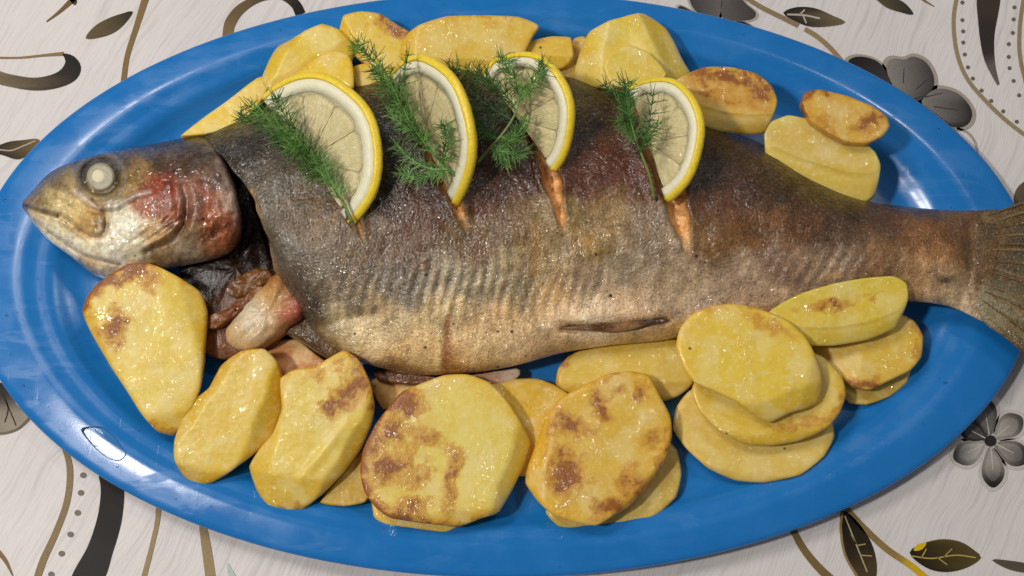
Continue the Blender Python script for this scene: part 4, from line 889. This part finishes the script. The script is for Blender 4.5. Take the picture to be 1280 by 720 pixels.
# ------------------------------------------------------------------ dill
class Dill:
    def __init__(s, label, base):
        s.o = empty('dill_sprig', P(*base, .045), label, 'dill', 'dill sprigs on the lemon slices'); s.rng = random.Random(hash(base) % 1000 + 3)
    def tube(s, pts, r0, r1, V, F, C, col, k_=5):
        pts = np.asarray(pts); n = len(pts); tg = np.gradient(pts, axis=0); tg /= np.linalg.norm(tg, axis=1)[:, None] + 1e-12
        a = np.cross(tg, [0.3, .2, 1.]); a /= np.linalg.norm(a, axis=1)[:, None] + 1e-12; b = np.cross(a, tg)
        an = np.linspace(0, 2 * math.pi, k_, endpoint=False); rr = np.linspace(r0, r1, n)
        off = len(V)
        ring = pts[:, None] + rr[:, None, None] * (np.cos(an)[None, :, None] * a[:, None] + np.sin(an)[None, :, None] * b[:, None])
        V.extend(ring.reshape(-1, 3).tolist()); F.extend(grid_faces(n, k_, True, off).tolist()); C.extend([col] * (n * k_))
        F.append([off + i for i in range(k_)][::-1]); F.append([off + (n - 1) * k_ + i for i in range(k_)])
    def stem(s, pts, r=.0006, col=(92, 122, 52)):
        c = catmull([P(x, y, z * 1e-3) for x, y, z in pts], 24); V, F, C = [], [], []
        s.tube(c, r, r * .6, V, F, C, lin(col), 7)
        mk('stem', V, F, M_DILL, s.o, attrs={'col': np.array(C)})
    def frond(s, pts, spread=16, needles=16, nl=12, dens=7, col=(58, 92, 40)):
        """feathery leaf along an axis of (px, py, z mm); spread = side leaflet length in px, nl = needle length px"""
        rg = s.rng; V, F, C = [], [], []
        ax = catmull([P(x, y, z * 1e-3) for x, y, z in pts], 40)
        base = lin(col)
        s.tube(ax, .00042, .0002, V, F, C, base * 1.1, 5)
        L = len(ax) - 1
        for i in range(needles):
            t = .06 + .94 * i / (needles - 1); k_ = min(int(t * L), L - 1); p = ax[k_]
            d = ax[min(k_ + 1, L)] - ax[max(k_ - 1, 0)]; d /= np.linalg.norm(d)
            side0 = np.cross(d, [0, 0, 1]); side0 /= np.linalg.norm(side0)
            for sd in (-1, 1):
                ang = R(rg.uniform(28, 58)) * sd
                dirv = d * math.cos(ang) + side0 * math.sin(ang) + np.array([0, 0, rg.uniform(-.15, .45)])
                dirv /= np.linalg.norm(dirv)
                Lb = spread * PXM * (1.2 - .6 * t) * rg.uniform(.6, 1.35)
                cv = np.array([rg.uniform(-.6, .6), rg.uniform(-.6, .6), rg.uniform(-.5, .2)])
                tt = np.linspace(0, 1, 6)[:, None]
                br = p + dirv * Lb * tt + cv * Lb * .5 * tt ** 2
                shade = base * rg.uniform(.65, 1.5)
                s.tube(br, .00030, .00014, V, F, C, shade, 4)
                for j in range(dens - 2):
                    f = .18 + .82 * j / max(dens - 1, 1); q = br[min(int(f * 5), 5)]
                    a2 = R(rg.uniform(15, 50)) * (1 if j % 2 else -1)
                    s2 = np.cross(dirv, [0, 0, 1]); s2 /= np.linalg.norm(s2) + 1e-9
                    d2 = dirv * math.cos(a2) + s2 * math.sin(a2) + np.array([0, 0, rg.uniform(-.25, .5)]); d2 /= np.linalg.norm(d2)
                    Ln = nl * PXM * rg.uniform(.6, 1.45)
                    c2 = np.array([rg.uniform(-.2, .2), rg.uniform(-.2, .2), rg.uniform(-.2, .1)])
                    t3 = np.linspace(0, 1, 4)[:, None]
                    s.tube(q + d2 * Ln * t3 + c2 * Ln * t3 ** 2, 0.00026, .00009, V, F, C, shade * rg.uniform(.8, 1.25), 3)
        mk('frond', V, F, M_DILL, s.o, attrs={'col': np.clip(np.array(C), 0, 1)})
G1, G2, G3 = (98, 142, 62), (76, 120, 52), (120, 162, 90)
d = Dill('dill sprig lying across the leftmost lemon slice', (438, 276))
d.stem([(441, 278, 52), (425, 246, 54), (400, 210, 57), (370, 175, 57), (338, 142, 55)], .0007, (104, 138, 60))
d.frond([(428, 250, 55), (412, 222, 58), (402, 196, 60)], 14, 10, 11, 6, G3)
d.frond([(418, 235, 55), (392, 208, 58), (362, 180, 58), (335, 150, 57), (312, 132, 54)], 18, 18, 13, 7, G1)
d.frond([(405, 216, 57), (380, 180, 60), (358, 148, 60), (345, 122, 60)], 15, 14, 13, 6, G2)
d.frond([(412, 228, 54), (384, 206, 55), (350, 176, 55), (318, 152, 52), (302, 146, 50)], 14, 15, 12, 6, (74, 112, 56))
d.frond([(390, 196, 58), (366, 172, 61), (345, 152, 60)], 16, 10, 12, 6, G1)
d = Dill('dill sprig crossing the second lemon slice, tip pointing far left', (572, 222))
d.stem([(574, 224, 55), (556, 206, 57), (535, 185, 60), (512, 150, 62), (490, 115, 62), (470, 84, 60)], .0007, (96, 130, 70))
d.frond([(535, 185, 61), (516, 158, 64), (500, 128, 65), (484, 98, 64), (462, 70, 62), (446, 56, 60)], 18, 20, 13, 7, G1)
d.frond([(552, 204, 58), (560, 180, 64), (556, 158, 66)], 12, 9, 11, 6, G2)
d.frond([(545, 195, 59), (530, 172, 60), (508, 160, 58), (488, 142, 57)], 12, 10, 12, 6, G3)
d.frond([(560, 212, 57), (535, 210, 56), (512, 198, 56), (497, 182, 56)], 13, 10, 12, 5, G3)
d.frond([(562, 214, 57), (540, 220, 56), (518, 222, 55), (500, 216, 55)], 12, 10, 12, 5, G3)
d.frond([(512, 150, 63), (508, 118, 67), (506, 92, 68), (510, 68, 68)], 8, 8, 11, 4, G2)
d.frond([(500, 130, 62), (482, 108, 62), (470, 88, 61)], 16, 10, 12, 6, (92, 134, 66))
d = Dill('bushy dark dill sprig beside the third lemon slice', (600, 202))
d.stem([(596, 204, 51), (612, 186, 54), (630, 165, 57), (645, 140, 60), (650, 115, 61)], .0007, (120, 148, 76))
d.frond([(648, 128, 60), (660, 112, 63), (672, 96, 64), (680, 80, 64)], 14, 11, 13, 6, G1)
d.frond([(645, 138, 60), (630, 116, 62), (612, 100, 62), (590, 90, 60), (560, 84, 58)], 16, 16, 13, 6, (70, 106, 46))
d.frond([(640, 150, 58), (612, 134, 57), (588, 116, 55), (566, 98, 53)], 16, 14, 13, 6, (54, 84, 42))
d.frond([(650, 120, 61), (644, 100, 64), (634, 86, 65), (628, 72, 64)], 14, 10, 12, 6, G1)
d.frond([(622, 174, 56), (604, 162, 56), (592, 148, 55), (584, 138, 54)], 14, 10, 12, 6, (78, 122, 68))
d.frond([(612, 186, 54), (630, 190, 56), (645, 194, 55), (656, 188, 54)], 12, 9, 12, 6, G3)
d.frond([(626, 170, 57), (638, 176, 60), (648, 166, 60), (656, 150, 60)], 14, 10, 12, 6, G1)
d.frond([(618, 180, 55), (626, 194, 55), (634, 204, 53)], 12, 8, 11, 5, G3)
d = Dill('thin dill sprig with long stalk on the rightmost lemon slice', (817, 246))
d.stem([(818, 250, 50), (812, 220, 54), (800, 188, 57), (792, 165, 59), (786, 140, 60)], .0006, (116, 136, 58))
d.frond([(794, 175, 58), (788, 150, 60), (784, 128, 61), (782, 104, 61)], 14, 15, 12, 6, G2)
d.frond([(790, 160, 59), (778, 136, 58), (768, 118, 57), (756, 106, 56)], 10, 9, 12, 5, (62, 98, 48))
d.frond([(800, 190, 57), (806, 172, 62), (812, 150, 64), (816, 118, 64)], 12, 9, 13, 4, (60, 100, 52))
d.frond([(806, 182, 60), (814, 168, 63), (822, 156, 63)], 10, 6, 12, 4, G1)
d.frond([(796, 178, 58), (786, 160, 58), (776, 150, 57)], 12, 8, 12, 5, G1)
